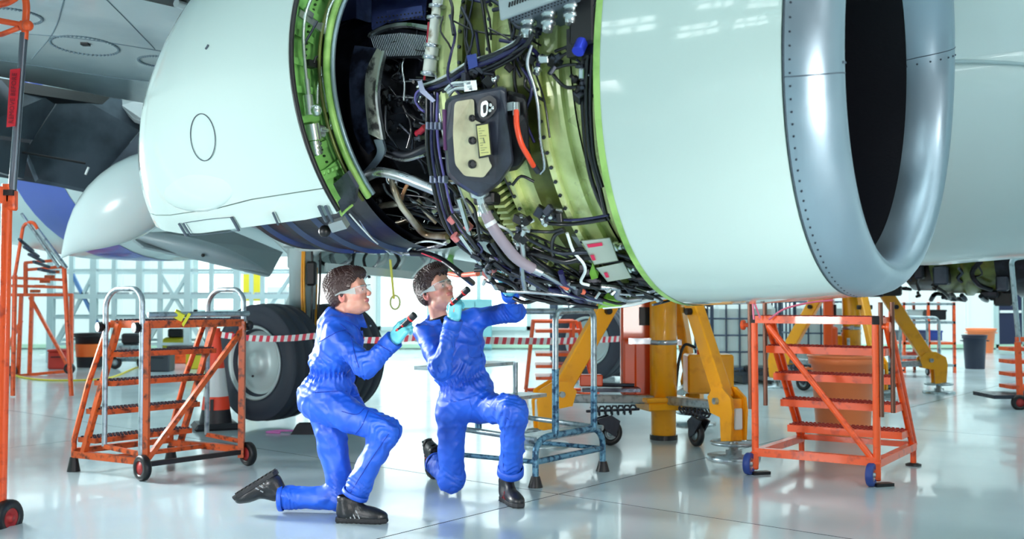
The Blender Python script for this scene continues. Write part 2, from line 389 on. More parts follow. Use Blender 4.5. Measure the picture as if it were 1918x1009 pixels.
def f(b):
    for s, a, r1 in ((-.87, -100, .76), (-.83, -112, .79), (-.88, -125, .755)):
        part('case_boss', OLIVED, ENG, lambda c: c.cyl(PH(s, a, r1-.02), PH(s, a, r1+.03), .04, 14))
f(None)
def f(b):
    for k in range(3):
        b.tube(smooth_path([PH(-.92+.02*k, -118-k*2, .735+.012*k), PH(-.86, -108-k*2, .78), PH(-.80, -100-k*2, .82)], 4), .006, 5)
part('case_slot', BLACKM, ENG, f)
# --- aft cowl: skin, lower panel, bulkhead
AFT = [(-1.50, 1.008, .970, -.066, .062), (-1.7, 1.008, .972, -.05, .064), (-1.95, 1.004, .97, -.03, .066), (-2.2, .99, .96, 0, .055), (-2.38, .972, .945, .08, .035), (-2.50, .95, .925, .16, .01), (-2.60, .915, .89, .24, -.02), (-2.68, .86, .84, .30, -.05), (-2.735, .78, .77, .34, -.07), (-2.765, .68, .67, .36, -.08), (-2.775, .55, .55, .37, -.08)]
GAPT = [213.8, 214.5, 215.5, 217, 216.9, 216.7, 216, 215, 214.5, 214, 213.8]; LOWT = [221.6, 223, 224, 224.6, 224.8, 224, 222.5, 221, 220, 219, 218.5]
def aftrs(t0, t1, dr=0.0, n=90):
    return [ering(s, rh+dr, rv+dr, tl, -.05, dz, t0[k] if isinstance(t0, list) else t0, t1[k] if isinstance(t1, list) else t1, n) for k, (s, rh, rv, tl, dz) in enumerate(AFT)]
def aftshell(b, t0, t1, n, th=.028):
    A = aftrs(t0, t1, 0, n); Bn = aftrs(t0, t1, -th, n); shell(b, A, False); shell(b, Bn, False)
    for i in (0, -1):
        ra, rb = [r[i] for r in A], [r[i] for r in Bn]; m = len(ra); b.add(ra+rb, [(k, k+1, m+k+1, m+k) for k in range(m-1)])
    m = len(A[0]); b.add(A[0]+Bn[0], [(k, k+1, m+k+1, m+k) for k in range(m-1)])
    b.add(A[-1]+Bn[-1], [(k, k+1, m+k+1, m+k) for k in range(m-1)])
skin = part('aft_cowl', WHITEP, ENG, lambda b: aftshell(b, -30, GAPT, 110))
low = part('aft_cowl_lower_panel', WHITEP, ENG, lambda b: aftshell(b, [g+.35 for g in GAPT], LOWT, 10))
DK = mat('seam_dark', (0, 0, 0))
def aprof(p):
    """radius, centre height of the aft cowl at a point"""
    s_ = p.x
    for _ in range(3):
        q = [np.interp(-s_, [-a[0] for a in AFT], [a[j] for a in AFT]) for j in (1, 2, 3, 4)]; s_ = p.x-(p.z-q[3])*math.tan(q[2])
    a = atan2(p.z-q[3], -p.y); return q[0]*q[1]/sqrt((q[1]*cos(a))**2+(q[0]*sin(a))**2), q[3]
def surf(x, y, lift=.003):
    """pixel -> point on the aft cowl skin"""
    r = .97
    for _ in range(20):
        p = ER(x, y, r); rr, dz = aprof(p); cur = sqrt(p.y*p.y+(p.z-dz)**2); r += (rr-cur)*.6
    p = ER(x, y, r); return p+V(0, p.y, p.z-dz).normalized()*lift
def f(b):   # round access door outline
    ps = [surf(380+23*cos(2*pi*k/40)+3*sin(2*pi*k/40), 257+44*sin(2*pi*k/40), .001) for k in range(40)]
    b.tube(ps, .0022, 5, closed=True)
part('access_door_rim', DK, skin, f)
def line(name, pts, r, m=DK, parent=None, k=6): return part(name, m, parent or skin, lambda b: b.tube(smooth_path([surf(*p) for p in pts], k), r, 5))
line('latch_slot', [(512, 397), (517, 408), (522, 420)], .006, parent=low)
for x in (598, 610): line('latch_slot', [(x, 385), (x+7, 400), (x+14, 414)], .008, parent=low)
line('latch_slot', [(336, 418), (342, 428), (350, 441)], .0075, parent=low); line('latch_slot', [(344, 417), (350, 427), (358, 440)], .0045, parent=low)
line('latch_slot', [(434, 406), (441, 418), (448, 431)], .0075, parent=low)
line('hatch_outline', [(344, 417), (390, 410), (434, 406)], .0018, parent=low); line('hatch_outline', [(356, 440), (400, 437), (447, 431)], .0018, parent=low)
line('rubber_strake', [(386, 92), (389, 88), (391, 84)], .005)
# raised blister low on the tail of the cowl
def f(b):
    A = surf(300, 372, -.008); Bq = surf(440, 345, -.012); rs = []
    for k in range(9):
        u = k/8; c = A.lerp(Bq, u); w_ = .012+.10*sin(pi*min(1, max(0, u)))**.7; out = V(0, c.y, c.z).normalized(); up = V(1, 0, 0).cross(out)
        rs.append([c+out*((.030*max(0, sin(a))-.006)*sin(pi*u)**.6-.004)+up*cos(a)*w_ for a in [pi*q/10-.0 for q in range(11)]])
    shell(b, rs, False)
part('cowl_blister', WHITEP, skin, f)
# bulkhead annulus
def ann(s, r0, r1, t0=0, t1=360, dz=.05, n=110):
    return lambda b: (shell(b, [ering(s, r1, r1*.965, -.066, -.05, dz, t0, t1, n), ering(s, r0, r0*.965, -.066, -.05, dz, t0, t1, n)], t1-t0 >= 360, smooth=False))
bulk = part('bulkhead', GREENP, ENG, ann(-1.585, .74, .985, -40, 222))
part('bulkhead_wall', GREENP, ENG, lambda b: shell(b, [ering(s, r, r*.965, -.066, -.05, .05, -40, 222, 100) for s, r in ((-1.585, .955), (-1.52, .955), (-1.50, .985))], False, smooth=False))
part('seal_strip', BLACKM, ENG, lambda b: b.tube(ering(-1.498, .992, .958, -.066, -.05, .06, -34, 221, 100), .0125, 6))
for (rr, rad, m, s) in ((.775, .016, LIME, -1.50), (.752, .012, mat('rim_grey', hexc(140, 160, 170), .3, .6), -1.485), (.80, .008, OLIVED, -1.52)):
    part('rim_tube', m, ENG, lambda b: b.tube(ering(s, rr, rr*.965, -.066, -.05, .05, -40, 226, 100), rad, 8))
def f(b):
    for r, n in ((.935, 150), (.825, 120)):
        for k in range(n):
            t = -34+k*252/n; p = ering(-1.583, r, r*.965, -.066, -.05, .05, t, t+1, 1)[0]; b.cyl(p, p+V(.008, 0, 0), .0058, 6)
part('bulkhead_rivets', mat('rivet_dark_green', hexc(30, 60, 30), .5), bulk, f, kind='stuff')
def f(b):
    for t in range(150, 220, 9):
        p = ering(-1.57, .955, .92, -.066, -.05, .05, t, t+1, 1)[0]; q = ering(-1.57, .79, .76, -.066, -.05, .05, t, t+1, 1)[0]
        part('bulkhead_stiffener', GREENP, bulk, lambda c: c.beam(p, q, .006, .03))
f(None)
# duct cavity behind the rim and dark core
part('duct_outer_wall', mat('duct_black', hexc(14, 15, 22), .3, .2, bump=(6, .2)), ENG, lambda b: shell(b, [ering(s, r, r*.965, -.05, 0, .05) for s, r in ((-1.50, .745), (-1.6, .735), (-1.9, .70), (-2.3, .64), (-2.8, .56))]))
core = part('core_casing', INNER, ENG, lambda b: b.lathe((0, 0, .02), (1, 0, 0), [(-2.9, .40), (-2.2, .44), (-1.9, .47), (-1.88, .50), (-1.84, .50), (-1.82, .47), (-1.5, .46), (-1.48, .49), (-1.44, .49), (-1.42, .45), (-1.15, .44), (-1.13, .50), (-1.05, .52), (-.98, .60)], 80))
SLV = mat('blue_grey_sleeve', hexc(74, 86, 112), .3, .5, bump=(10, .1)); SLVD = mat('sleeve_dark', hexc(16, 18, 28), .35, .3)
def f(b, sel):
    prof = [(-2.75, .60), (-2.55, .66), (-2.42, .70), (-2.40, .73), (-2.36, .73), (-2.34, .71), (-2.18, .735), (-2.16, .76), (-2.12, .76), (-2.10, .74), (-1.98, .745), (-1.96, .765), (-1.93, .765), (-1.91, .745), (-1.80, .745), (-1.78, .76), (-1.72, .765), (-1.70, .745), (-1.62, .745), (-1.52, .75)]
    for k in range(len(prof)-1):
        if (k % 4 in (1, 2, 3)) == sel:
            shell(b, [ering(s, r, r*.97, -.04, 0, .03, 216, 330, 50) for s, r in prof[k:k+2]], False, smooth=False)
part('lower_sleeve', SLV, ENG, lambda b: f(b, False)); part('sleeve_rings', SLVD, ENG, lambda b: f(b, True))
# silver duct wall arc, honeycomb patch, plates
def plate(name, m, poly, r, th, parent=ENG, label=None):
    rr = r if isinstance(r, (list, tuple)) else [r]*len(poly)
    def f(b):
        P = [ER(x, y, q) for (x, y), q in zip(poly, rr)]; c = sum(P, V(0, 0, 0))/len(P); nrm = V(0, c.y, c.z).normalized()
        b.prism(P, -nrm*th)
    return part(name, m, parent, f, label=label)
def strip(name, m, a, b_, r, th, parent=ENG, n=6):
    """curved plate between two pixel polylines"""
    def f(b):
        A = smooth_path([ER(x, y, r) for x, y in a], n); Bq = smooth_path([ER(x, y, r) for x, y in b_], n)
        rs = []
        for p, q in zip(A, Bq):
            np_, nq = V(0, p.y, p.z).normalized()*th, V(0, q.y, q.z).normalized()*th; rs.append([p, q, q-nq, p-np_])
        b.rings(rs, smooth=False)
    return part(name, m, parent, f)
PLAT = mat('mottled_duct_plate', hexc(176, 178, 172), .32, .8, bump=(24, .2), var=(16, hexc(70, 70, 72), .5, .62))
strip('duct_edge_plate', PLAT, [(706, 90), (687, 130), (683, 180), (690, 250)], [(716, 96), (706, 140), (703, 190), (714, 262)], .62, .012)
strip('duct_edge_rim', STEEL, [(716, 94), (706, 140), (703, 190), (714, 262)], [(720, 95), (710, 140), (707, 190), (718, 262)], .625, .02)
strip('duct_inner_panel', mat('panel_blue_grey', hexc(72, 80, 108), .38, .6, bump=(20, .25), var=(11, hexc(24, 26, 40), .42, .62)), [(664, 85), (655, 130), (655, 180), (664, 250), (690, 290)], [(706, 90), (687, 130), (683, 180), (690, 250), (700, 280)], .60, .01)
strip('duct_lower_lip', mat('panel_light', hexc(136, 148, 166), .35, .6, bump=(18, .1)), [(700, 262), (706, 285), (690, 310), (664, 336)], [(716, 262), (720, 285), (704, 312), (668, 346)], .63, .015)
HC = mat('mesh_silver', hexc(190, 200, 210), .3, .9)
def f(b):
    for k in range(34):
        x = 694+k*3.3; b.tube([ER(x, 62+6*abs(k-17)/17, .57), ER(x+13, 106-.1*k, .55)], .0022, 4)
part('mesh_blanket', HC, ENG, f, kind='stuff')
strip('blanket_backing', INNER, [(688, 66), (740, 54), (805, 62)], [(700, 112), (750, 108), (812, 110)], .545, .01)
strip('blanket_rim', STEEL, [(690, 62), (720, 48), (760, 42), (815, 50)], [(688, 68), (720, 54), (760, 48), (812, 58)], .58, .015)
STRUTB = mat('pylon_blue', hexc(84, 98, 160), .35, .4, bump=(14, .15), var=(7, hexc(40, 48, 100), .5, .7))
py = part('pylon', STRUTB, ENG, lambda b: b.box((-1.6, .0, .98), (2.6, .34, .5), bev=.05).box((-1.25, .02, .66), (.5, .26, .28)).box((-1.9, .02, .60), (.16, .5, .26)))
for k in range(7): part('pylon_rib', STRUTB, py, lambda b: b.box((-2.3+k*.2, -.02, .72), (.02, .52, .1)))
part('upper_firewall', STRUTB, ENG, lambda b: b.box((-1.25, -.1, .60), (.85, .62, .03), (R(12), 0, 0), bev=.008).box((-1.15, -.36, .57), (.5, .05, .08), (R(12), 0, 0)))
for poly, r in (([(696, -14), (800, -14), (796, 34), (740, 30), (696, 52)], .52), ([(832, -14), (925, -14), (912, 8), (872, 22), (866, 8), (838, 30)], .60), ([(724, 20), (790, 10), (792, 28), (726, 40)], .56)):
    plate('upper_firewall', STRUTB, poly, r, .012)
run_rows = [(706+k*7, 42-k*.9) for k in range(14)]
part('firewall_rivets', BLACKM, ENG, lambda b: [b.sphere(ER(x, y, .57), .005, 6) for x, y in run_rows]+[b.sphere(ER(x+3, y-9, .57), .005, 6) for x, y in run_rows] and None, kind='stuff')
# --- pipes and cables from the photograph: (pixel x, y, radius from the axis)
def run(name, m, pts, rad, kk=4, n=7, parent=ENG): return part(name, m, parent, lambda b: b.tube(smooth_path([ER(*p) for p in pts], kk), rad, n))
run('bleed_duct', STEEL, [(662, 352, .62), (700, 324, .66), (742, 328, .68), (800, 350, .70), (836, 364, .72)], .024, n=10)
run('bleed_duct', DSTEEL, [(716, 272, .55), (760, 291, .58), (800, 276, .62), (842, 260, .66)], .020, n=10)
run('bleed_duct', STEEL, [(716, 288, .57), (756, 300, .60), (796, 290, .62)], .008, n=8)
for pts, rad, m in (
    ([(671, 358, .62), (684, 384, .62), (690, 400, .60)], .012, TITAN),
    ([(752, 376, .60), (745, 381, .62), (715, 385, .62), (692, 387, .62), (685, 397, .62), (694, 420, .62), (702, 442, .60)], .012, TITAN),
    ([(694, 391, .60), (707, 412, .62), (725, 435, .63), (751, 451, .64), (776, 464, .64)], .0115, TITAN),
    ([(733, 334, .60), (740, 358, .64), (751, 384, .66), (766, 404, .67), (782, 425, .67), (800, 440, .68), (838, 443, .70)], .0125, TITAN),
    ([(779, 337, .6), (766, 342, .62), (756, 360, .62), (752, 374, .6)], .009, mat('tan_pipe', hexc(196, 140, 96), .4, .4)),
    ([(782, 373, .58), (792, 389, .6), (805, 404, .62), (818, 417, .64)], .009, TITAN),
    ([(744, 418, .6), (774, 412, .64), (790, 430, .66)], .010, TITAN),
    ([(751, 470, .64), (766, 476, .66), (792, 466, .67), (818, 461, .69), (840, 452, .71)], .010, STEEL),
    ([(760, 472, .68), (782, 455, .68), (806, 452, .69), (836, 458, .71)], .005, WHITEM),
    ([(648, 372, .7), (668, 400, .7), (690, 438, .7), (720, 462, .7), (752, 478, .7)], .006, STEEL),
    ([(654, 400, .72), (676, 425, .72), (700, 450, .72), (730, 474, .70)], .004, WHITEM)):
    run('pipe', m, pts, rad*(1.3 if m is TITAN else 1))
def f(b):
    b.tube([ER(733+9*cos(a), 336+9*sin(a), .62) for a in [2*pi*k/16 for k in range(16)]], .004, 6, closed=True)
part('pipe_ring', STEEL, ENG, f)
run('flex_line', CABLE, [(770, 474, .7), (800, 476, .72), (830, 488, .76), (862, 512, .84), (885, 530, .86)], .016)
run('flex_line', mat('red_line', hexc(214, 60, 84), .4), [(790, 474, .72), (815, 484, .75), (838, 495, .78), (866, 518, .84)], .004)
run('flex_line', COPPER, [(842, 512, .8), (860, 515, .84), (895, 512, .88)], .012)
# vertical white strut and its rods near the top
WS = mat('white_sleeve_pipe', hexc(226, 230, 220), .4, bump=(30, .1), var=(18, hexc(150, 140, 120), .56, .66))
st = part('service_duct', WS, ENG, lambda b: b.tube([ER(820, -20, .90), ER(816, 30, .90)], .018, 12).tube([ER(815, 34, .90), ER(810, 85, .89)], .020, 12).tube([ER(810, 88, .89), ER(803, 142, .88)], .027, 12))
for x, y in ((819, 12), (815, 34), (810, 86), (807, 108), (803, 138)):
    part('pipe_clamp', STEEL, st, lambda b: b.lathe(ER(x, y, .89), (ER(803, 142, .88)-ER(816, 30, .90)), [(-.008, .027), (-.006, .034), (.006, .034), (.008, .027)], 14))
run('red_rod', mat('red_rod', hexc(170, 20, 50), .4), [(803, 42, .72), (800, 90, .72), (795, 150, .72)], .005)
run('red_rod', mat('red_rod', (0, 0, 0)), [(781, 250, .62), (788, 246, .63), (796, 238, .64)], .014)
run('pipe', STEEL, [(740, 153, .5), (786, 152, .5)], .004); run('pipe', STEEL, [(736, 180, .5), (790, 184, .52)], .004)
# green-bay actuators
def tubeb(name, m, pts, rad, parent=ENG, s=-1.53, n=10, k=3):
    """path on the plane of the bulkhead: pixel points"""
    def f(b):
        b.tube(smooth_path([onplane(x, y, s) for x, y in pts], k) if k else [onplane(x, y, s) for x, y in pts], rad, n)
    return part(name, m, parent, f)
def onplane(x, y, s):
    d = ray(x, y); t = (s-EO.dot(AX))/d.dot(AX); q = EO+t*d; return V(q.dot(AX), q.dot(NX), q.z)
CHR = mat('bright_fitting', hexc(206, 216, 216), .22, .85, bump=(30, .05))
act = tubeb('actuator', CHR, [(576, 178), (580, 215)], .022, k=0)
tubeb('actuator_rod', CHR, [(586, -10), (574, 20), (568, 60), (570, 110), (575, 160), (577, 178)], .0085, act)
tubeb('actuator_collar', CHR, [(574, 148), (577, 178)], .013, act, k=0)
tubeb('actuator_body', CHR, [(583, 232), (588, 262)], .036, act, k=0, n=12)
tubeb('actuator_body', CHR, [(588, 264), (592, 290)], .028, act, k=0, n=12)
for y in (270, 278, 286): tubeb('actuator_ring', STEEL, [(589+(y-264)*.14, y), (590+(y-264)*.14, y+3)], .031, act, k=0, n=12)
part('actuator_valve', CHR, act, lambda b: b.sphere(onplane(592, 207, -1.5), .026, 12).box(onplane(598, 245, -1.52), (.03, .07, .05), bev=.008))
part('elbow', CHR, act, lambda b: b.tube(smooth_path([onplane(x, y, -1.51) for x, y in ((600, 243), (612, 244), (620, 238), (621, 222))], 3), .011, 8))
hose = tubeb('hydraulic_line', CHR, [(628, -5), (616, 18), (610, 50), (611, 90), (608, 122), (596, 160), (594, 195)], .0068)
tubeb('hydraulic_line', DSTEEL, [(594, 40), (582, 62), (570, 84), (569, 105)], .006)
tubeb('hydraulic_line', CHR, [(600, 125), (606, 160), (611, 190), (614, 210)], .008)
tubeb('hydraulic_line', BLACKM, [(588, 118), (592, 107), (600, 107), (603, 116), (604, 150)], .006)
def f(b):
    for (x0, y0, x1, y1) in ((560, 24, 618, 66), (570, 20, 585, 32), (598, 48, 620, 58)):
        b.beam(onplane(x0, y0, -1.535), onplane(x1, y1, -1.535), .012, .032)
br = part('line_bracket', CHR, ENG, f)
part('line_bracket', BLACKM, ENG, lambda b: b.box(onplane(581, 120, -1.55), (.04, .05, .03)).box(onplane(603, 118, -1.55), (.04, .03, .03)))
def f(b):
    for (x0, y0, x1, y1) in ((600, 327, 645, 310), (602, 332, 648, 318), (612, 322, 640, 300)): b.beam(onplane(x0, y0, -1.54), onplane(x1, y1, -1.54), .006, .03)
    for k in range(5): b.sphere(onplane(606+8*k, 324-3*k, -1.54), .011, 8)
part('green_hinge', GREENP, ENG, f)
plate('corner_bracket', mat('grimy_grey', hexc(84, 88, 104), .5, .3, bump=(20, .2), var=(10, hexc(40, 40, 50), .45, .6)), [(618, 350), (650, 322), (668, 352), (664, 380), (640, 398)], .80, .02)
plate('hinge_fitting', mat('fitting_grey', hexc(156, 166, 168), .4, .6), [(614, 420), (640, 412), (650, 428), (622, 436)], .88, .03)
part('hinge_knob', BLACKM, ENG, lambda b: b.sphere(ER(608, 433, .86), .03, 12))
run('edge_channel', LIME, [(640, 402, .86), (650, 392, .84), (660, 384, .80)], .006); run('edge_channel', LIME, [(628, 372, .9), (640, 404, .88)], .005)
# --- oil tank / gearbox housing with tan panel
def epoly(poly, r): return [ER(x, y, r) for x, y in poly]
def shrink(poly, k):
    cx = sum(p[0] for p in poly)/len(poly); cy = sum(p[1] for p in poly)/len(poly); return [(cx+(x-cx)*k, cy+(y-cy)*k) for x, y in poly]
def loft(name, m, levels, parent=ENG, label=None):
    """levels: [(pixel polygon, r)], outer face last"""
    return part(name, m, parent, lambda b: b.rings([epoly(p, r) for p, r in levels], smooth=False), label=label)
def roundpoly(poly, q=.18, k=3):
    out = []; n = len(poly)
    for i in range(n):
        a, b, c = V(*poly[i-1], 0), V(*poly[i], 0), V(*poly[(i+1) % n], 0); p0 = b.lerp(a, q); p1 = b.lerp(c, q)
        for j in range(k+1):
            t = j/k; p = (1-t)**2*p0+2*t*(1-t)*b+t*t*p1; out.append((p.x, p.y))
    return out
tp = roundpoly([(836, 184), (940, 163), (948, 168), (950, 215), (956, 250), (962, 305), (936, 342), (898, 370), (858, 345), (838, 325), (833, 250)])
tank = loft('oil_tank', COMP, [(shrink(tp, 1.0), .86), (shrink(tp, 1.03), .95), (shrink(tp, 1.0), 1.0), (shrink(tp, .95), 1.015)], label='dark composite oil tank body')
t2 = roundpoly([(948, 168), (985, 178), (990, 220), (992, 290), (970, 318), (950, 322), (946, 240)])
loft('tank_side', BLACKM, [(t2, .86), (shrink(t2, 1.0), .95), (shrink(t2, .9), .975)], tank)
pp = roundpoly([(851, 190), (888, 184), (889, 224), (904, 232), (916, 300), (922, 312), (906, 333), (870, 330), (852, 308), (848, 250)])
TAN = mat('tan_panel', hexc(208, 202, 166), .38, .1, bump=(20, .1), var=(6, hexc(150, 134, 106), .5, .8), coat=.2)
pan = loft('tank_panel', TAN, [(pp, 1.0), (shrink(pp, .99), 1.022)], tank, label='tan panel on the tank')
loft('tank_plate', mat('plate_border', hexc(20, 22, 30), .4), [([(891, 233), (916, 228), (922, 292), (897, 297)], 1.01), ([(891, 233), (916, 228), (922, 292), (897, 297)], 1.026)], tank)
lab = [(893, 236), (914, 232), (919, 289), (899, 293)]
lp = loft('data_plate', mat('label_yellow', hexc(216, 214, 140), .5), [(lab, 1.02), (lab, 1.029)], tank, label='pale yellow data plate')
def f(b):
    for k in range(11):
        y = 241+k*4.5; x = 896+k*.5
        if k == 5: continue
        b.tube([ER(x, y, 1.0295), ER(x+4+(k*7) % 12, y-.8, 1.0295)], .0006, 4)
    b.tube([ER(905, 258, 1.0295), ER(908, 268, 1.0295)], .0014, 4)
part('plate_print', DK, lp, f)
for x, y, rr in ((886, 221, .013), (886, 263, .015), (886, 307, .017)):
    part('tank_plug', BLACKM, tank, lambda b: b.lathe(ER(x, y, 1.018), V(0, -1, -.2), [(0, rr), (.01, rr), (.01, rr*.7), (.004, rr*.6)], 16))
ov = roundpoly([(898, 186), (918, 178), (930, 186), (930, 206), (914, 224), (898, 222), (894, 204)], .3)
loft('gauge_recess', mat('recess_dark', hexc(12, 14, 20), .3), [(ov, .99), (ov, 1.022)], tank)
ov2 = roundpoly([(901, 192), (911, 188), (915, 194), (913, 214), (905, 220), (900, 216)], .35)
loft('gauge_plate', CHR, [(ov2, 1.015), (ov2, 1.035)], tank)
ov3 = roundpoly([(904, 197), (910, 195), (909, 211), (905, 213)], .35); loft('gauge_glass', BLACKM, [(ov3, 1.03), (ov3, 1.038)], tank)
for x, y in ((919, 197), (918, 207), (923, 202)): part('gauge_screw', CHR, tank, lambda b: b.sphere(ER(x, y, 1.025), .008, 8))
for x0, y0, x1, y1 in ((951, 191, 961, 189), (950, 196, 962, 194)): pass
loft('tank_sticker', WHITEM, [([(947, 193), (962, 190), (963, 206), (949, 208)], .975), ([(947, 193), (962, 190), (963, 206), (949, 208)], .985)], tank)
run('purple_tube', mat('purple_tube', hexc(92, 36, 92), .35), [(834, 205, 1.0), (835, 240, 1.0), (836, 280, 1.0)], .012)
run('orange_hose', REDHOSE, [(967, 206, 1.0), (968, 236, 1.02), (976, 268, 1.02), (990, 294, .99), (999, 310, .95)], .0105, n=10)
part('hose_fitting', CHR, ENG, lambda b: b.tube([ER(967, 192, .99), ER(967, 216, 1.0)], .014, 10)); part('hose_fitting', DSTEEL, ENG, lambda b: b.tube([ER(998, 308, .95), ER(1008, 322, .93)], .011, 8))
part('tank_drain', CHR, tank, lambda b: b.lathe(ER(900, 366, .95), ER(905, 392, .97)-ER(900, 366, .95), [(-.02, .04), (0, .04), (.01, .02), (.05, .018), (.06, .026), (.08, .026)], 14))
part('drain_block', BLACKM, tank, lambda b: b.box(ER(912, 372, .93), (.10, .06, .05), bev=.008))
# grey drain hose with silver collars
HZ = mat('grey_sleeve_hose', hexc(150, 140, 152), .5, bump=(60, .1, (1, 1, 1)))
run('drain_hose', HZ, [(909, 398, .98), (922, 424, 1.0), (944, 456, 1.0), (968, 484, .99), (998, 503, .98)], .0225, n=14)
part('hose_collar', CHR, ENG, lambda b: b.tube([ER(903, 384, .97), ER(911, 402, .985)], .020, 12)); part('hose_collar', mat('white_band', hexc(220, 225, 230), .4), ENG, lambda b: b.tube([ER(917, 415, .995), ER(921, 422, 1.0)], .0245, 14))
part('hose_collar', STEEL, ENG, lambda b: b.tube([ER(996, 502, .98), ER(1014, 510, .975)], .019, 12))
run('drain_line', STEEL, [(1012, 509, .975), (1034, 522, .97), (1056, 534, .96)], .010); run('drain_line', COPPER, [(1052, 532, .96), (1062, 539, .96)], .013)
run('drain_line', STEEL, [(1062, 528, .95), (1082, 541, .95)], .012); run('drain_line', COPPER, [(1080, 540, .95), (1093, 547, .95)], .013)
# --- electronic control box, upper right, built square in the engine frame
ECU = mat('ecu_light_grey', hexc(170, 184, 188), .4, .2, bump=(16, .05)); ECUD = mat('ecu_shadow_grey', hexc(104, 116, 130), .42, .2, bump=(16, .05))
ec = part('control_unit', ECUD, ENG, lambda b: b.box((0, .02, 0), (.28, .22, .40), bev=.01), label='grey electronic control box with vents and connectors')
ec.location = (-.2375, -.985, .255); ec.rotation_euler = (R(-4), R(-9), 0)
part('unit_lid', ECU, ec, lambda b: b.box((0, -.096, 0), (.295, .014, .415), bev=.004))
def f(b):
    for k in range(20): b.box((-.10+k*.0115, -.1045, -.165), (.005, .004, .018), (0, .3, 0))
part('vent_slot', BLACKM, ec, f, kind='stuff')
def f(b):
    for k in range(20):
        for j in range(2): b.sphere((-.125+k*.0135, -.07+j*.02, -.2005), .0035, 6)
part('vent_holes', BLACKM, ec, f, kind='stuff')
for x, y in ((-.09, 0), (.0, -.005), (.09, 0)):
    part('connector', CHR, ec, lambda b: b.lathe((x, y, -.197), (-.15, -.1, -1), [(0, .030), (.012, .030), (.014, .023), (.03, .023), (.03, .027), (.045, .027), (.047, .020), (.07, .018)], 18))
part('unit_sticker', WHITEM, ec, lambda b: b.box((-.07, -.1045, .03), (.12, .003, .1)))
mt = part('unit_mount', BLACKM, ENG, lambda b: b.box((-.075, -.95, .13), (.10, .12, .40), bev=.01).box((-.05, -.93, -.05), (.2, .1, .1)))
part('blue_connector', mat('blue_anodised', hexc(40, 60, 200), .3, .5), mt, lambda b: b.cyl((-.075, -1.0, -.06), (-.075, -1.03, -.10), .022, 14))
# --- twin grey boxes at the lower right
GB = mat('sage_box', hexc(160, 172, 150), .4, .2, bump=(14, .05)); GBL = mat('sage_box_light', hexc(176, 188, 176), .4, .2)
RL = mat('red_label', hexc(214, 30, 80), .5)
for P, lbs in (([(1088, 450), (1143, 444), (1159, 488), (1113, 496)], ([(1099, 458), (1127, 454), (1129, 460), (1102, 464)], [(1105, 478), (1112, 477), (1116, 487), (1110, 488)])),
               ([(1116, 501), (1168, 490), (1184, 520), (1138, 528)], ([(1131, 511), (1137, 510), (1141, 519), (1135, 520)],))):
    b0 = loft('junction_box', GB, [(P, .86), (P, .965), (shrink(P, .97), .97)])
    loft('box_face', GBL, [(shrink(P, .93), .968), (shrink(P, .93), .973)], b0)
    for q in lbs: loft('box_label', RL, [(q, .97), (q, .9755)], b0)
    e = V(P[1][0], P[1][1], 0).lerp(V(P[2][0], P[2][1], 0), .4)
    part('box_connector', CHR, b0, lambda b: b.lathe(ER(e.x, e.y, .93), (1, .1, 0), [(0, .02), (.02, .02), (.02, .014), (.05, .014), (.05, .018), (.065, .018)], 12))
plate('box_bracket', mat('fitting_grey', (0, 0, 0)), [(1070, 442), (1092, 446), (1112, 498), (1095, 480)], .90, .01)
LEAF = mat('bright_green_bracket', hexc(140, 200, 60), .4)
plate('green_bracket', LEAF, [(1120, 578), (1138, 560), (1162, 562), (1165, 574)], .96, .03); plate('green_bracket', LEAF, [(1104, 512), (1110, 492), (1120, 520), (1108, 524)], .93, .02)
# --- named cable runs
def bundle(pts, offs, rad, mats, name='cable'):
    for k, (ox, oy, dr) in enumerate(offs):
        m = mats[k % len(mats)]
        run(name, m, [(x+ox+random.uniform(-1.5, 1.5), y+oy+random.uniform(-1.5, 1.5), r+dr) for x, y, r in pts], rad[k % len(rad)] if isinstance(rad, (list, tuple)) else rad)
VB = [(801, 175, .86), (800, 230, .86), (801, 280, .86), (811, 337, .87), (828, 405, .88), (850, 446, .90), (888, 478, .92), (930, 498, .94), (985, 520, .95)]
bundle(VB, [(0, 0, 0), (7, 0, .01), (14, -3, 0), (20, -6, .0), (4, 4, -.02), (11, 3, -.02)], [.009, .007, .010, .006, .008, .005], [CABLE, CABLEB, CABLE, mat('lilac_cable', hexc(112, 102, 176), .4), CABLE, WHITEM])
UB = [(784, 168, .82), (806, 160, .86), (840, 146, .90), (880, 122, .94), (922, 106, .98), (962, 84, 1.0), (982, 66, 1.0)]
bundle(UB, [(0, 0, 0), (3, 7, 0), (8, 14, -.01), (2, -6, -.02), (6, 20, -.02)], [.009, .010, .008, .007, .006], [CABLE, CABLEB, CABLE, WHITEM, CABLE])
bundle([(798, 165, .84), (786, 178, .82), (782, 192, .80), (790, 206, .82), (800, 212, .85)], [(0, 0, 0), (6, 4, 0), (-5, -4, 0)], [.006, .005, .005], [CABLEB, CABLE, mat('lilac_cable', (0, 0, 0))])
bundle([(838, 170, .93), (850, 160, .95), (868, 158, .96), (880, 156, .97)], [(0, 0, 0), (2, 5, 0), (4, 9, 0), (-4, -3, 0)], .005, [STEEL, WHITEM])
loft('clamp_block', mat('clamp_blue', hexc(60, 76, 150), .35, .4), [([(874, 104), (892, 100), (895, 124), (878, 130)], .88), ([(874, 104), (892, 100), (895, 124), (878, 130)], .97)])
loft('clamp_block', mat('clamp_grey', hexc(150, 156, 180), .35, .5), [([(782, 152), (790, 150), (796, 168), (816, 188), (810, 192), (786, 172)], .84), ([(782, 152), (790, 150), (796, 168), (816, 188), (810, 192), (786, 172)], .885)])
loft('connector_block', CHR, [([(868, 152), (892, 150), (894, 168), (870, 172)], .9), ([(868, 152), (892, 150), (894, 168), (870, 172)], .97)])
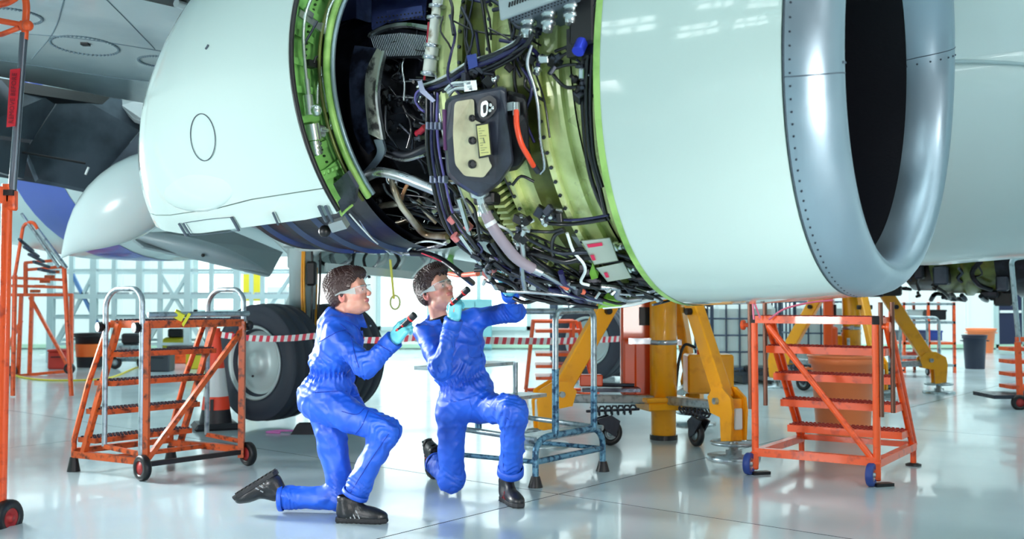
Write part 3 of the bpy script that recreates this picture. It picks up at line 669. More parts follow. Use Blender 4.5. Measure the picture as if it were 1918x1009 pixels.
for (x, y) in ((813, 236), (820, 336)):
    for k in range(4): part('cable_clamp', mat('clamp_grey', (0, 0, 0)), ENG, lambda b: b.box(ER(x-10+k*8, y, .875), (.012, .03, .03), bev=.003))
for (x, y) in ((843, 406), (850, 440), (926, 485), (920, 498), (910, 510), (1000, 532), (872, 420)):
    part('cable_clamp', mat('pink_clamp', hexc(206, 120, 120), .45), ENG, lambda b: b.lathe(ER(x, y, .92), (ER(x+8, y+8, .92)-ER(x, y, .92)), [(0, .020), (.028, .020)], 10))
# loom from control unit connectors
for k, (pts, rd, m) in enumerate((
    ([(974, 68, 1.03), (962, 84, 1.02), (930, 100, .98), (900, 110, .96)], .008, CABLE), ([(1000, 62, 1.03), (985, 84, 1.02), (950, 104, .98), (905, 118, .96)], .009, CABLE),
    ([(996, 84, 1.0), (988, 120, .99), (1000, 160, .96), (1008, 200, .95), (1012, 260, .93), (1020, 310, .92), (1012, 325, .92)], .0065, STEEL),
    ([(1115, 0, 1.0), (1095, 30, 1.0), (1088, 60, .99), (1068, 84, .97), (1040, 96, .95)], .006, CABLE), ([(1122, 0, 1.0), (1100, 34, 1.0), (1094, 66, .99), (1074, 92, .97), (1045, 108, .95)], .006, CABLE),
    ([(1106, 60, .98), (1100, 120, .96), (1098, 190, .95), (1104, 280, .95), (1120, 340, .95), (1134, 400, .95)], .010, CABLE),
    ([(1112, 60, .98), (1108, 130, .96), (1106, 200, .95), (1112, 290, .95), (1128, 350, .95)], .008, CABLE), ([(1096, 90, .96), (1090, 140, .95), (1092, 210, .94), (1100, 300, .94), (1116, 360, .95), (1140, 410, .94)], .009, CABLE),
    ([(1080, 112, .95), (1092, 124, .95), (1096, 150, .95), (1094, 176, .95)], .004, CABLEB), ([(1036, 140, .93), (1050, 156, .93), (1064, 164, .94), (1086, 162, .95)], .007, CABLE),
    ([(1060, 92, .95), (1072, 88, .95), (1110, 92, .96)], .006, CABLE), ([(1036, 130, .93), (1060, 122, .94), (1090, 120, .95)], .006, CABLE),
    ([(1026, 418, .93), (1060, 420, .93), (1100, 416, .94), (1136, 410, .95)], .008, CABLE), ([(1030, 410, .93), (1070, 412, .93), (1110, 408, .94), (1140, 402, .95)], .006, CABLEB),
    ([(996, 432, .94), (1030, 434, .94), (1056, 428, .94)], .007, CABLE), ([(1058, 432, .94), (1040, 440, .94), (1034, 460, .94), (1038, 486, .94)], .008, CABLE),
    ([(1062, 436, .94), (1074, 470, .95), (1092, 492, .96), (1096, 508, .96), (1088, 528, .96), (1104, 534, .96)], .0065, WHITEM),
    ([(970, 430, .96), (982, 420, .95), (1000, 412, .94)], .007, WHITEM), ([(982, 428, .97), (978, 448, .97), (980, 480, .97), (978, 510, .97), (984, 545, .96)], .012, CHR),
    ([(1000, 340, .95), (976, 330, .97), (960, 346, .97)], .006, CABLE), ([(930, 420, .95), (950, 430, .95), (960, 440, .94), (972, 470, .95)], .006, WHITEM),
    ([(860, 372, .92), (868, 400, .93), (880, 440, .93)], .012, CHR), ([(872, 372, .94), (888, 390, .95), (895, 425, .95), (899, 450, .95)], .007, CABLE),
    ([(885, 400, .94), (905, 430, .95), (932, 440, .95), (945, 442, .95)], .007, CABLE), ([(895, 455, .95), (903, 468, .95), (892, 480, .94)], .006, CABLEB),
    ([(862, 440, .93), (880, 465, .94), (905, 500, .95), (930, 540, .95)], .011, CHR), ([(848, 400, .92), (870, 430, .93), (890, 458, .94), (915, 486, .94)], .014, CABLE),
    ([(925, 490, .97), (955, 512, .97), (990, 522, .96), (1040, 528, .95), (1130, 540, .95), (1230, 560, .94)], .009, CABLE),
    ([(950, 545, .97), (1010, 548, .97), (1080, 556, .96), (1150, 572, .96)], .009, STEEL), ([(1130, 575, .95), (1180, 570, .95), (1220, 560, .95), (1250, 556, .95)], .010, WHITEM),
    ([(1190, 540, .95), (1215, 546, .95), (1240, 540, .95), (1262, 548, .95)], .009, STEEL), ([(1020, 556, .97), (1060, 566, .97), (1120, 576, .97)], .008, CABLE))):
    run('cable' if m in (CABLE, CABLEB) else 'pipe', m, pts, rd)
# bracket clusters
def cluster(cx, cy, w_, h_, n, r, parts=(CHR, DSTEEL, BLACKM)):
    for k in range(n):
        x = cx+random.uniform(-w_, w_); y = cy+random.uniform(-h_, h_); m = random.choice(parts); d = [random.uniform(.012, .045) for _ in range(3)]
        if random.random() < .5: part('bracket', m, ENG, lambda b: b.box(ER(x, y, r+random.uniform(0, .03)), d, (random.random(), random.random(), random.random()), bev=.003))
        else: part('fitting', m, ENG, lambda b: b.lathe(ER(x, y, r+.01), V(random.uniform(-1, 1), random.uniform(-1, 0), random.uniform(-1, 1)), [(-.02, .010), (0, .010), (0, .015), (.01, .015), (.01, .008), (.028, .008)], 10))
cluster(1030, 405, 22, 12, 14, .93); cluster(975, 445, 14, 40, 12, .95); cluster(930, 505, 40, 26, 16, .94); cluster(1090, 155, 12, 30, 8, .94); cluster(900, 140, 30, 16, 10, .93)
cluster(1110, 90, 12, 60, 8, .95); cluster(1160, 545, 80, 16, 18, .93); cluster(1040, 540, 50, 16, 16, .93); cluster(790, 200, 10, 60, 8, .7); cluster(760, 410, 70, 50, 26, .55); cluster(745, 190, 40, 70, 22, .48, (DSTEEL, INNER, BLACKM)); cluster(1000, 120, 50, 16, 12, .92); cluster(690, 420, 30, 50, 14, .62)
# finer looms: seeded runs that follow the case round the engine
def wander(s0, s1, a0, a1, r0, r1, n, mats, rads, name):
    for k in range(n):
        s = random.uniform(s0, s1); a = random.uniform(a0, a1); L_ = random.uniform(14, 38); r = random.uniform(r0, r1); m = random.choice(mats); rd = random.choice(rads)
        if random.random() < .6:
            pts = [PH(s+random.gauss(0, .022)+.012*j, a+L_*j/4, r+random.uniform(-.01, .015)) for j in range(5)]
        else:
            q = random.uniform(.2, .5); pts = [PH(min(s+q*j/4, s1), a+random.gauss(0, 1.6)+2*j, r+random.uniform(-.01, .015)) for j in range(5)]
        part(name, m, ENG, lambda b: b.tube(smooth_path(pts, 3), rd, 6))
wander(-1.0, -.12, -42, 4, .89, .95, 50, [CABLE, CABLE, BLACKM, DSTEEL], [.006, .009, .014], 'cable')
wander(-1.0, -.05, -34, 10, .90, .97, 60, [CABLE, CABLE, CABLE, STEEL, DSTEEL, CABLEB], [.005, .007, .010, .013], 'cable')
wander(-1.5, -1.0, -60, 6, .52, .66, 46, [CABLE, TITAN, STEEL, DSTEEL, CABLE], [.004, .006, .009, .011], 'pipe')
wander(-1.4, -1.0, -125, -70, .48, .56, 26, [CABLE, DSTEEL, INNER, STEEL], [.003, .005, .008], 'pipe')
wander(-.8, -.3, -112, -88, .90, .95, 28, [CABLE, CABLE, DSTEEL, CABLEB], [.004, .006, .008], 'cable')
wander(-1.0, -.1, -12, 40, .86, .94, 24, [CABLE, DSTEEL], [.006, .010], 'cable')
for k in range(26): part('gearbox_housing', INNER, ENG, lambda b: b.box(PH(random.uniform(-1.0, -.1), random.uniform(-24, 12), random.uniform(.87, .93)), (random.uniform(.04, .14), random.uniform(.04, .12), random.uniform(.02, .05)), (0, random.uniform(-.3, .3), 0), bev=.006))
# ============================================================ AIRLINER: fuselage, wing, flaps (same airframe axis as the engine)
AIR = thing('airliner', 'white airliner with blue tail bands filling the background above and behind the engine', 'aircraft', (0, 0, 0))
FC = P0+NX*4.83; FZ = 3.62; FR = 1.9
def FP(s, a, r=FR, z0=FZ):
    """fuselage: station s, angle a from the belly (negative = towards the camera)"""
    return FC*1+AX*s+NX*(r*sin(R(a)))+V(0, 0, z0-FC.z-r*cos(R(a)))
FUSM = mat('fuselage_white', hexc(206, 226, 226), .25, coat=.4, bump=(1.5, .03))
BAND = mat('fuselage_blue_band', hexc(56, 84, 190), .3, coat=.4)
st = [(-19, .55, 1.35), (-17.5, .9, 1.0), (-16, 1.25, .62), (-14.5, 1.55, .32), (-13, 1.75, .12), (-11.5, 1.86, .02), (-10, 1.9, 0), (-2, 1.9, 0), (2, 1.9, 0), (5.2, 1.9, 0)]
def fr(s): return np.interp(s, [a[0] for a in st], [a[1] for a in st]), np.interp(s, [a[0] for a in st], [a[2] for a in st])
def fus(b, s0, s1, dr=0.0, n=56, a0=0, a1=360):
    k = max(2, int((s1-s0)/.5)+1); rs = []
    for i in range(k):
        s = s0+(s1-s0)*i/(k-1); r, dz = fr(s); rs.append([FP(s, a0+(a1-a0)*j/n, r+dr, FZ+dz) for j in range(n+(0 if a1-a0 >= 360 else 1))])
    shell(b, rs, a1-a0 >= 360)
part('fuselage', FUSM, AIR, lambda b: fus(b, -19, 5.2))
def bandat(xa, xb, y):   # pixel columns on the near belly -> stations
    out = []
    for x in (xa, xb):
        d = ray(x, y); best = None
        for k in range(600):
            s = -18+k*.03; r, dz = fr(s); p = FP(s, -50 if y < 450 else -24, r, FZ+dz); q = p-V(0, 0, EYE); e = abs(q.x/q.y-d.x/d.y)
            if best is None or e < best[0]: best = (e, s)
        out.append(best[1])
    return out
for xa, xb, y in ((52, 92, 390), (178, 228, 480)):
    s0, s1 = bandat(xa, xb, y); part('blue_band', BAND, AIR, lambda b: fus(b, min(s0, s1), max(s0, s1), .006, 56))
GREYM = mat('airframe_grey', hexc(150, 168, 174), .4, bump=(3, .03)); 
part('belly_fairing', FUSM, AIR, lambda b: b.rings([[FP(s, a, FR+q*(1-(a/64)**2), FZ) for a in range(-64, 65, 8)]+[FP(s, a, FR-.3, FZ) for a in range(64, -65, -16)] for s, q in ((-5.5, .0), (-4.5, .16), (-2.5, .24), (0, .24), (1.4, .14), (2.2, 0))]))
def f(b):
    b.tube([FP(s, -33, FR+.012) for s in np.linspace(-1.0, 4.6, 12)], .022, 6)
part('panel_seam', DSTEEL, AIR, f)
part('panel_seam', mat('pale_seam', hexc(170, 196, 200), .4), AIR, lambda b: b.tube(smooth_path([FP(s, a, FR+.004) for s, a in ((-.6, -66), (.3, -64), (1.0, -60), (1.6, -52), (2.0, -44))], 5), .014, 5))
# wing
def LW(s, n_, z): return P0+AX*s+NX*n_+V(0, 0, z-P0.z)
WINGM = mat('wing_underside', hexc(204, 220, 222), .32, coat=.3, bump=(2.5, .06), var=(1.6, hexc(178, 198, 204), .45, .7))
def wz(n_, s): return 3.13+.055*(3-n_)+.018*(s+4)
def f(b):
    ns = [-8, -6, -4, -2, 0, 2, 3.2]; lo, hi = [], []; rs = []
    for n_ in ns:
        le = -.8+.52*(n_+0)-.0; te = -8.0+.25*n_; ch = le-te
        prof = [(0, .0), (.03, -.12), (.12, -.2), (.35, -.2), (.6, -.12), (1, 0), (.98, .06), (.6, .26), (.3, .34), (.1, .24), (.02, .1)]
        rs.append([LW(le-ch*u, n_, wz(n_, le-ch*u)+.15+h*1.0) for u, h in prof])
    b.rings(rs)
part('wing', WINGM, AIR, f)
# access panels under the wing
def ellipse_on(cx, cy, rx, ry, rot, Y, n=28):
    return [W(cx+rx*cos(a)*cos(rot)-ry*sin(a)*sin(rot), cy+rx*cos(a)*sin(rot)+ry*sin(a)*cos(rot), Y) for a in [2*pi*k/n for k in range(n)]]
def hitz(x, y, dz=0.0):
    """pixel -> underside of the wing"""
    z = 3.3
    for _ in range(8):
        p = G(x, y, z); q = p-P0; s, n_ = q.dot(AX), q.dot(NX); le = -.8+.52*n_; te = -8.0+.25*n_; u = min(1, max(0, (le-s)/(le-te)))
        z = wz(n_, s)+.15+np.interp(u, [0, .03, .12, .35, .6, 1], [0, -.12, -.2, -.2, -.12, 0])
    return G(x, y, z-dz)
DOT = mat('panel_line', hexc(104, 124, 134), .5)
for cx, cy, rx, ry, rot in ((158, 85, 66, 16, .14), (302, 115, 44, 10, .1), (20, 30, 60, 14, .12)):
    def f(b):
        ps = [hitz(cx+rx*cos(a)*cos(rot)-ry*sin(a)*sin(rot), cy+rx*cos(a)*sin(rot)+ry*sin(a)*cos(rot), .004) for a in [2*pi*k/48 for k in range(48)]]
        b.tube(ps, .006, 4, closed=True)
        for k in range(0, 48, 1): b.sphere(ps[k]*.985+sum(ps, V(0, 0, 0))/48*.015, .014, 6)
    part('access_panel_rim', DOT, AIR, f)
part('drain_stub', BLACKM, AIR, lambda b: b.box(hitz(160, 83, .01), (.06, .06, .02)))
for pts in (([(0, 112), (100, 128), (240, 148), (430, 165)]), ([(0, 60), (150, 72), (330, 100)]), ([(200, 0), (240, 40), (290, 92)]), ([(120, 0), (100, 60), (60, 110)])):
    part('skin_seam', DOT, AIR, lambda b: b.tube(smooth_path([hitz(x, y, .002) for x, y in pts], 4), .005, 4))
def f(b):   # opened bay with dark stringer, top centre
    P = [hitz(x, y, .015) for x, y in ((250, -4), (356, 20), (362, -6), (300, -22))]; b.prism(P, (0, 0, .05))
part('open_bay', BLACKM, AIR, f)
part('bay_stringer', WHITEM, AIR, lambda b: b.tube([hitz(330, 6, .04), hitz(346, 12, .04)], .03, 8))
for x, y in ((385, 8), (393, 18)): part('access_hole', BLACKM, AIR, lambda b: b.sphere(hitz(x, y, .0), .03, 10, sc=(1, 1, .3)))
# flaps, drooped and dark
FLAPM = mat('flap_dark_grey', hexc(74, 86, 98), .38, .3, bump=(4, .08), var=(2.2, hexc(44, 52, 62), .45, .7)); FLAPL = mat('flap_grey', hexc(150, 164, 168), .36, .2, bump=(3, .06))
def panel(name, m, pts, th=.06, parent=AIR):
    P = [W(*p) for p in pts]; nrm = (P[1]-P[0]).cross(P[2]-P[0]).normalized()
    if nrm.y < 0: nrm = -nrm
    return part(name, m, parent, lambda b: b.prism(P, nrm*th))
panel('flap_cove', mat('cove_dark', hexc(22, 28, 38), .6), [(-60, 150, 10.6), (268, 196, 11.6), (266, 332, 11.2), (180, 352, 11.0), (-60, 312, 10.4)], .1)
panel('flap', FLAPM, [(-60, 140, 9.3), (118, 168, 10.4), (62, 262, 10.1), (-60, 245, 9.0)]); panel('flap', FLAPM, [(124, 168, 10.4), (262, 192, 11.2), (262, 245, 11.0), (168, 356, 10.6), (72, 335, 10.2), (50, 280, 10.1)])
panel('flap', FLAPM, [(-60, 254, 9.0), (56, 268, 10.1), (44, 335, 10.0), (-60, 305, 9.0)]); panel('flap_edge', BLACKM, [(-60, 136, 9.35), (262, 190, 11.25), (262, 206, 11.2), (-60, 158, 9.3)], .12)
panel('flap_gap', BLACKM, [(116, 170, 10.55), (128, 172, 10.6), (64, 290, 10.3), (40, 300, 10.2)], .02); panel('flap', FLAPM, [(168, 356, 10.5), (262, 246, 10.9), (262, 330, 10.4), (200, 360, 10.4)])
part('flap_seam', BLACKM, AIR, lambda b: b.tube([W(40, 285, 9.95), W(160, 306, 10.35)], .012, 5))
part('flap_clip', WHITEM, AIR, lambda b: b.tube([W(160, 327, 10.2), W(166, 313, 10.2)], .012, 6))
panel('wing_root_wedge', FLAPL, [(208, 178, 11.0), (300, 152, 11.2), (300, 240, 10.6), (250, 222, 10.9)], .05)
for k, (x0, x1) in enumerate(((0, 40), (48, 95), (112, 160), (180, 208))):
    panel('trailing_edge_strip', BAND if k in (1,) else FUSM, [(x0, 133+x0*.2, 12.0), (x1, 134+x1*.22, 12.2), (x1-4, 148+x1*.22, 12.1), (x0-4, 144+x0*.2, 11.9)], .03)
panel('trailing_edge_strip', BAND, [(155, 160, 12.3), (182, 166, 12.4), (190, 180, 12.3), (160, 174, 12.2)], .03)
# flap track fairing (canoe) ending in a point
def canoe(name, m, tip, mid, end, w0, h0):
    def f(b):
        A, Bm, Cc = W(*tip), W(*mid), W(*end); rs = []
        for k in range(15):
            u = k/14; c = (1-u)**2*A+2*u*(1-u)*Bm+u*u*Cc; g = max(.02, sin(pi*min(.99, .01+.98*u**1.15))**1.05); d = ((Bm-A)*(1-u)+(Cc-Bm)*u).normalized(); x = d.cross(V(0, 0, 1)).normalized(); z = x.cross(d)
            rs.append([c+x*(w0*g*cos(a))+z*(h0*g*sin(a)*(1 if sin(a) > 0 else 1.1)) for a in [2*pi*j/20 for j in range(20)]])
        b.rings(rs)
    return part(name, m, AIR, f)
canoe('flap_track_fairing', FUSM, (115, 482, 8.6), (190, 380, 8.4), (430, 270, 8.2), .27, .30)
canoe('flap_track_fairing', GREYM, (505, 512, 10.4), (420, 470, 10.2), (200, 430, 10.0), .25, .1)
panel('inboard_flap', FLAPL, [(236, 436, 10.0), (430, 430, 10.6), (530, 472, 10.9), (506, 517, 10.5), (380, 486, 10.2), (270, 462, 9.9)], .08)
part('flap_bolt', BLACKM, AIR, lambda b: b.sphere(W(342, 462, 9.95), .02, 8).sphere(W(380, 478, 9.95), .02, 8))
# ============================================================ LANDING GEAR
HUBM = mat('wheel_hub_white', hexc(190, 204, 204), .4, .3, bump=(12, .06))
def wheel(parent, c, ax, r, wd, hub=True):
    """tyre with grooves; ax points to the outer face"""
    ax = V(ax).normalized(); h = wd/2
    prof = [(-h*.55, r*.52), (-h*.8, r*.56), (-h, r*.72), (-h*.97, r*.86), (-h*.82, r*.95)]
    for g in (-.5, -.18, .18, .5): prof += [((g-.05)*wd*.8, r*(.995-.05*abs(g))), ((g-.03)*wd*.8, r*.965), ((g+.03)*wd*.8, r*.965), ((g+.05)*wd*.8, r*(.995-.05*abs(g)))]
    prof += [(h*.82, r*.95), (h*.97, r*.86), (h, r*.72), (h*.8, r*.56), (h*.55, r*.52)]
    t = part('tyre', RUBBER, parent, lambda b: b.lathe(c, ax, prof, 64, closed=True, smooth=True, cap=False))
    if hub:
        hb = part('wheel_hub', HUBM, parent, lambda b: b.lathe(c, ax, [(-h*.5, r*.1), (-h*.5, r*.53), (h*.8, r*.60), (h*.95, r*.63), (h*.97, r*.59), (h*.62, r*.54), (h*.55, r*.46), (h*.72, r*.34), (h*.66, r*.22), (h*.8, r*.2), (h*.84, r*.06), (h*.84, .001)], 48, cap=False))
        x, y, d = frame_to(ax)
        for k in range(8): part('hub_bolt', DSTEEL, hb, lambda b: b.sphere(c+ax*(h*.52)+(x*cos(k*pi/4)+y*sin(k*pi/4))*r*.36, r*.022, 8))
        part('hub_hole', BLACKM, hb, lambda b: b.sphere(c+ax*(h*.6)+(x*.5-y*.87)*r*.27, r*.05, 8, sc=(1, 1, .6)))
    return t
GRM = mat('gear_white_strut', hexc(196, 214, 214), .35, .2)
def main_gear(px, py, Y, label, flip=1):
    c0 = W(px, py, Y); c0.z = .60; gear = thing('main_landing_gear', label, 'landing gear', (c0.x, c0.y, 0))
    o = V(0, 0, .60); out = -NX*flip
    t0 = wheel(gear, o, out, .565, .42); t1 = wheel(gear, o-out*.86, -out, .565, .42)
    m = o-out*.43
    part('axle', STEEL, gear, lambda b: b.cyl(o, o-out*.86, .07, 16))
    part('strut', GRM, gear, lambda b: b.lathe(m, (0, 0, 1), [(-.12, .11), (.1, .11), (.12, .08), (.5, .08), (.5, .13), (.9, .13), (.92, .15), (2.2, .15)], 24))
    part('piston', CHR, gear, lambda b: b.cyl(m+V(0, 0, .1), m+V(0, 0, .55), .06, 16))
    part('torsion_link', GRM, gear, lambda b: b.beam(m+V(0, 0, .02)-AX*.08, m+V(0, 0, .3)-AX*.3, .05, .1).beam(m+V(0, 0, .3)-AX*.3, m+V(0, 0, .62)-AX*.12, .05, .1))
    part('side_brace', GRM, gear, lambda b: b.cyl(m+V(0, 0, .95), m+V(0, 0, 1.5)-out*1.3, .045, 12))
    part('drag_brace', GRM, gear, lambda b: b.cyl(m+V(0, 0, .95), m+V(0, 0, 1.6)+AX*1.0, .035, 12).cyl(m+V(0, 0, .95), m+V(0, 0, 1.6)-AX*.9, .035, 12))
    for k in range(6):
        q = (random.uniform(.1, .17), random.uniform(-2, 2)); part('brake_line', CABLE if k % 2 else YEL, gear, lambda b: b.tube(smooth_path([m+V(q[0]*cos(q[1]), q[0]*sin(q[1]), z)+V(random.uniform(-.02, .02), 0, 0) for z in (.05, .4, .8, 1.2, 1.6)], 3), .012, 6))
    part('junction_housing', GRM, gear, lambda b: b.box(m+V(-.1, -.18, 1.25), (.12, .12, .3), bev=.02)); part('junction_housing', BLACKM, gear, lambda b: b.box(m+V(.12, -.16, .85), (.1, .1, .24), bev=.02))
    return gear
gear1 = main_gear(505, 680, 9.75, 'twin-wheel landing gear with white hubs behind the kneeling man on the left')
gear2 = main_gear(1112, 655, 14.6, 'farther twin-wheel landing gear beyond the blue steps and the yellow jack')
# wheel well structure under the wing: beams, pipes, yellow lock with ring
part('well_beam', GRM, AIR, lambda b: b.beam(W(560, 492, 10.4), W(900, 500, 12.4), .16, .22)); part('well_beam', GRM, AIR, lambda b: b.beam(W(610, 500, 9.9), W(820, 520, 10.6), .06, .08))
part('well_roof', WHITEM, AIR, lambda b: b.prism([W(560, 470, 9.8), W(1000, 470, 10.8), W(1000, 478, 13), W(560, 480, 13)], (0, 0, .06)))
for k in range(16):
    x = 570+k*19+random.uniform(-6, 6); m = random.choice((GRM, STEEL, GRM, BLACKM, GREENP)); part('well_pipe', m, AIR, lambda b: b.tube(smooth_path([W(x, 470, 10.6), W(x+random.uniform(-14, 14), 488, 10.4), W(x+random.uniform(-30, 30), random.uniform(500, 522), 10.4)], 4), random.uniform(.012, .035), 8))
part('lock_pin_strap', mat('yellow_strap', hexc(236, 232, 90), .5), AIR, lambda b: b.beam(W(731, 486, 10.2), W(738, 560, 10.2), .05, .02))
part('lock_ring', mat('yellow_ring', hexc(214, 222, 150), .5), AIR, lambda b: b.tube([W(740+9*cos(a), 566+13*sin(a), 10.2) for a in [2*pi*k/16 for k in range(16)]], .012, 6, closed=True))
# ============================================================ second engine beyond the fuselage
E2 = thing('jet_engine', 'far dark uncowled jet engine beyond the fuselage, low at the right edge', 'jet engine', P0+NX*9.66+V(0, 0, .02), (0, 0, -TH))
part('core_casing', INNER, E2, lambda b: b.lathe((0, 0, 0), (1, 0, 0), [(-3.2, .3), (-2.6, .55), (-1.4, .62), (-1.2, .86), (-.2, .88), (-.15, .92), (0, .92)], 48))
part('fan_case_band', OLIVED, E2, lambda b: b.lathe((0, 0, 0), (1, 0, 0), [(-.9, .89), (-.6, .9), (-.58, .93), (-.52, .93), (-.5, .9), (-.1, .9)], 48))
part('inlet_cowl', INNER, E2, lambda b: b.lathe((0, 0, 0), (1, 0, 0), [(.02, .95), (.3, .97)], 48, cap=False))
for k in range(46):
    s = random.uniform(-2.6, -.05); a = random.uniform(-100, 20); L_ = random.uniform(10, 40); r = np.interp(s, [-3, -1.4, -1.2, 0], [.6, .7, .95, .98]); m = random.choice([CABLE, CABLE, DSTEEL, INNER, STEEL]); rd = random.choice((.012, .02, .03))
    part('pipe', m, E2, lambda b: b.tube(smooth_path([PH(s+random.gauss(0, .05), a+L_*j/3, r+random.uniform(-.03, .04)) for j in range(4)], 3), rd, 6))
for k in range(18): part('gearbox_housing', random.choice((INNER, BLACKM, DSTEEL)), E2, lambda b: b.box(PH(random.uniform(-2.4, -.1), random.uniform(-90, 10), .95), [random.uniform(.08, .25) for _ in range(3)], bev=.02))
part('data_plate', mat('label_amber', hexc(200, 150, 60), .5), E2, lambda b: b.box(PH(-.55, -66, 1.0), (.12, .02, .2)))
# ============================================================ STEPS, JACKS AND OTHER GROUND EQUIPMENT
def castor_wheel(parent, c, ax, r, wd, rim, m=BLACKM):
    w_ = part('wheel', m, parent, lambda b: b.lathe(c, ax, [(-wd/2, r*.55), (-wd/2, r*.9), (-wd*.3, r), (wd*.3, r), (wd/2, r*.9), (wd/2, r*.55)], 28, closed=True, cap=False))
    part('wheel_rim', rim, w_, lambda b: b.lathe(c, ax, [(-wd*.4, .001), (-wd*.4, r*.56), (wd*.4, r*.56), (wd*.42, r*.48), (wd*.25, r*.42), (wd*.25, r*.22), (wd*.6, r*.2), (wd*.6, .001)], 24, cap=False)); return w_
TREAD = mat('tread_mesh', hexc(44, 42, 60), .6, bump=(120, .5))
def tread(parent, a, b_, c, d, m, z, th=.035, top=TREAD):
    """a,b front edge; c,d rear edge (xy), with raised grip blocks"""
    t = part('step_tread', m, parent, lambda b: b.prism([V(*q, z) for q in (a, b_, c, d)], (0, 0, -th)))
    def f(b):
        A, Bq, Cq, D = [V(*q, z) for q in (a, b_, c, d)]; n = 26; k = 4
        for i in range(n):
            for j in range(k):
                u, v = (i+.5)/n, (j+.5)/k; p = A.lerp(Bq, u).lerp(D.lerp(Cq, u), v); b.box(p+V(0, 0, .004), (.012, .02, .010), (0, 0, (i+j) % 2*1.5))
    part('grip', top, t, f, kind='stuff'); return t
def SQ(b, a, c, w_=.036): b.beam(a, c, w_, w_)
# ---------- A: worn orange steps with silver hand rails, left
# frame in world coordinates from floor points: P front foot, Q left wheel corner, Rr right wheel corner
P_ = G(138, 882); Q_ = G(272, 898); R_ = G(452, 872)
ax_len = (Q_-P_); wd = (R_-Q_); Pf = P_+wd
def make_steps_a():
    t = thing('mobile_steps', 'worn orange four-step platform with silver hand rails, behind the traffic tape end at left', 'steps', (Q_.x, Q_.y, 0))
    o = V(Q_.x, Q_.y, 0); l = -(ax_len); l.z = 0; wv = wd.copy(); wv.z = 0; H_ = 1.04
    L_ = l.length; l.normalize(); W_ = wv.length; wv.normalize()
    def p(u, v, z): return l*(u*L_)+wv*(v*W_)+V(0, 0, z)     # u: 0 at the tall wheel end, 1 at the first step
    for v in (0, 1):
        part('tall_post', RUSTO, t, lambda b: SQ(b, p(.0, v, .06), p(.0, v, H_), .042))
        part('base_rail', RUSTO, t, lambda b: SQ(b, p(0, v, .12), p(1, v, .12), .045))
        part('front_stringer', RUSTO, t, lambda b: b.tube([p(1, v, .0), p(1, v, .22), p(.80, v, .62), p(.52, v, H_)], .020, 4))
        part('rear_stringer', RUSTO, t, lambda b: SQ(b, p(.86, v, .13), p(.38, v, H_), .036))
        part('foot', BLACKM, t, lambda b: b.cyl(p(1, v, 0), p(1, v, .10), .045, 12, r2=.026))
    part('cross_rail', RUSTO, t, lambda b: SQ(b, p(1, 0, .14), p(1, 1, .14), .04)); part('cross_rail', mat('black_rail', hexc(34, 28, 30), .5), t, lambda b: SQ(b, p(0, 0, .10), p(0, 1, .10), .032))
    part('rear_diagonal', RUSTO, t, lambda b: SQ(b, p(0, 0, .12), p(0, 1, H_-.06), .034)); part('cross_rail', RUSTO, t, lambda b: SQ(b, p(.5, 0, .12), p(.5, 1, .12), .03))
    for k in range(4):
        z = .24+k*.20; u1 = .965-(z-.2)*.56; u0 = u1-.25
        A = p(u1, 0, 0); Bq = p(u1, 1, 0); Cc = p(u0, 1, 0); D = p(u0, 0, 0); tread(t, A.xy, Bq.xy, Cc.xy, D.xy, RUSTO, z)
    pl = tread(t, p(.50, 0, 0).xy, p(.50, 1, 0).xy, p(-.02, 1, 0).xy, p(-.02, 0, 0).xy, RUSTO, H_+.015, .05)
    for v, dv in ((0, -.03), (1, .03)):
        rail = [p(.02, v+dv, .16), p(.02, v+dv, H_+.17), p(.10, v+dv, H_+.23), p(.40, v+dv, H_+.23), p(.52, v+dv, H_+.15), p(.52, v+dv, .20)]
        hr = part('hand_rail', GALV, t, lambda b: b.tube(bend(rail, .10), .018, 10)); part('hand_rail_foot', RUSTO, hr, lambda b: SQ(b, p(.02, v+dv, .17), p(.52, v+dv, .20), .028))
        for u in (.02, .52): part('clamp_knob', BLACKM, hr, lambda b: b.lathe(p(u, v+dv*1.5, H_-.03), wv*(-1 if v == 0 else 1), [(0, .018), (.02, .018), (.02, .038), (.05, .034)], 10))
    part('top_rail', GALV, t, lambda b: b.tube([p(-.02, .0, H_+.055), p(-.02, 1.05, H_+.055)], .020, 10)); part('yellow_ribbon', mat('yellow_ribbon', hexc(220, 220, 50), .5), t, lambda b: b.box(p(-.02, .3, H_+.05), (.07, .05, .05), (.3, .5, .4)).box(p(-.04, .36, H_+.02), (.02, .02, .1), (.3, .5, .4)))
    for v in (0, 1): castor_wheel(t, p(-.03, v+(.05 if v else -.05), .085), wv, .085, .05, mat('wheel_red', hexc(170, 40, 40), .5))
    return t
steps_a = make_steps_a()
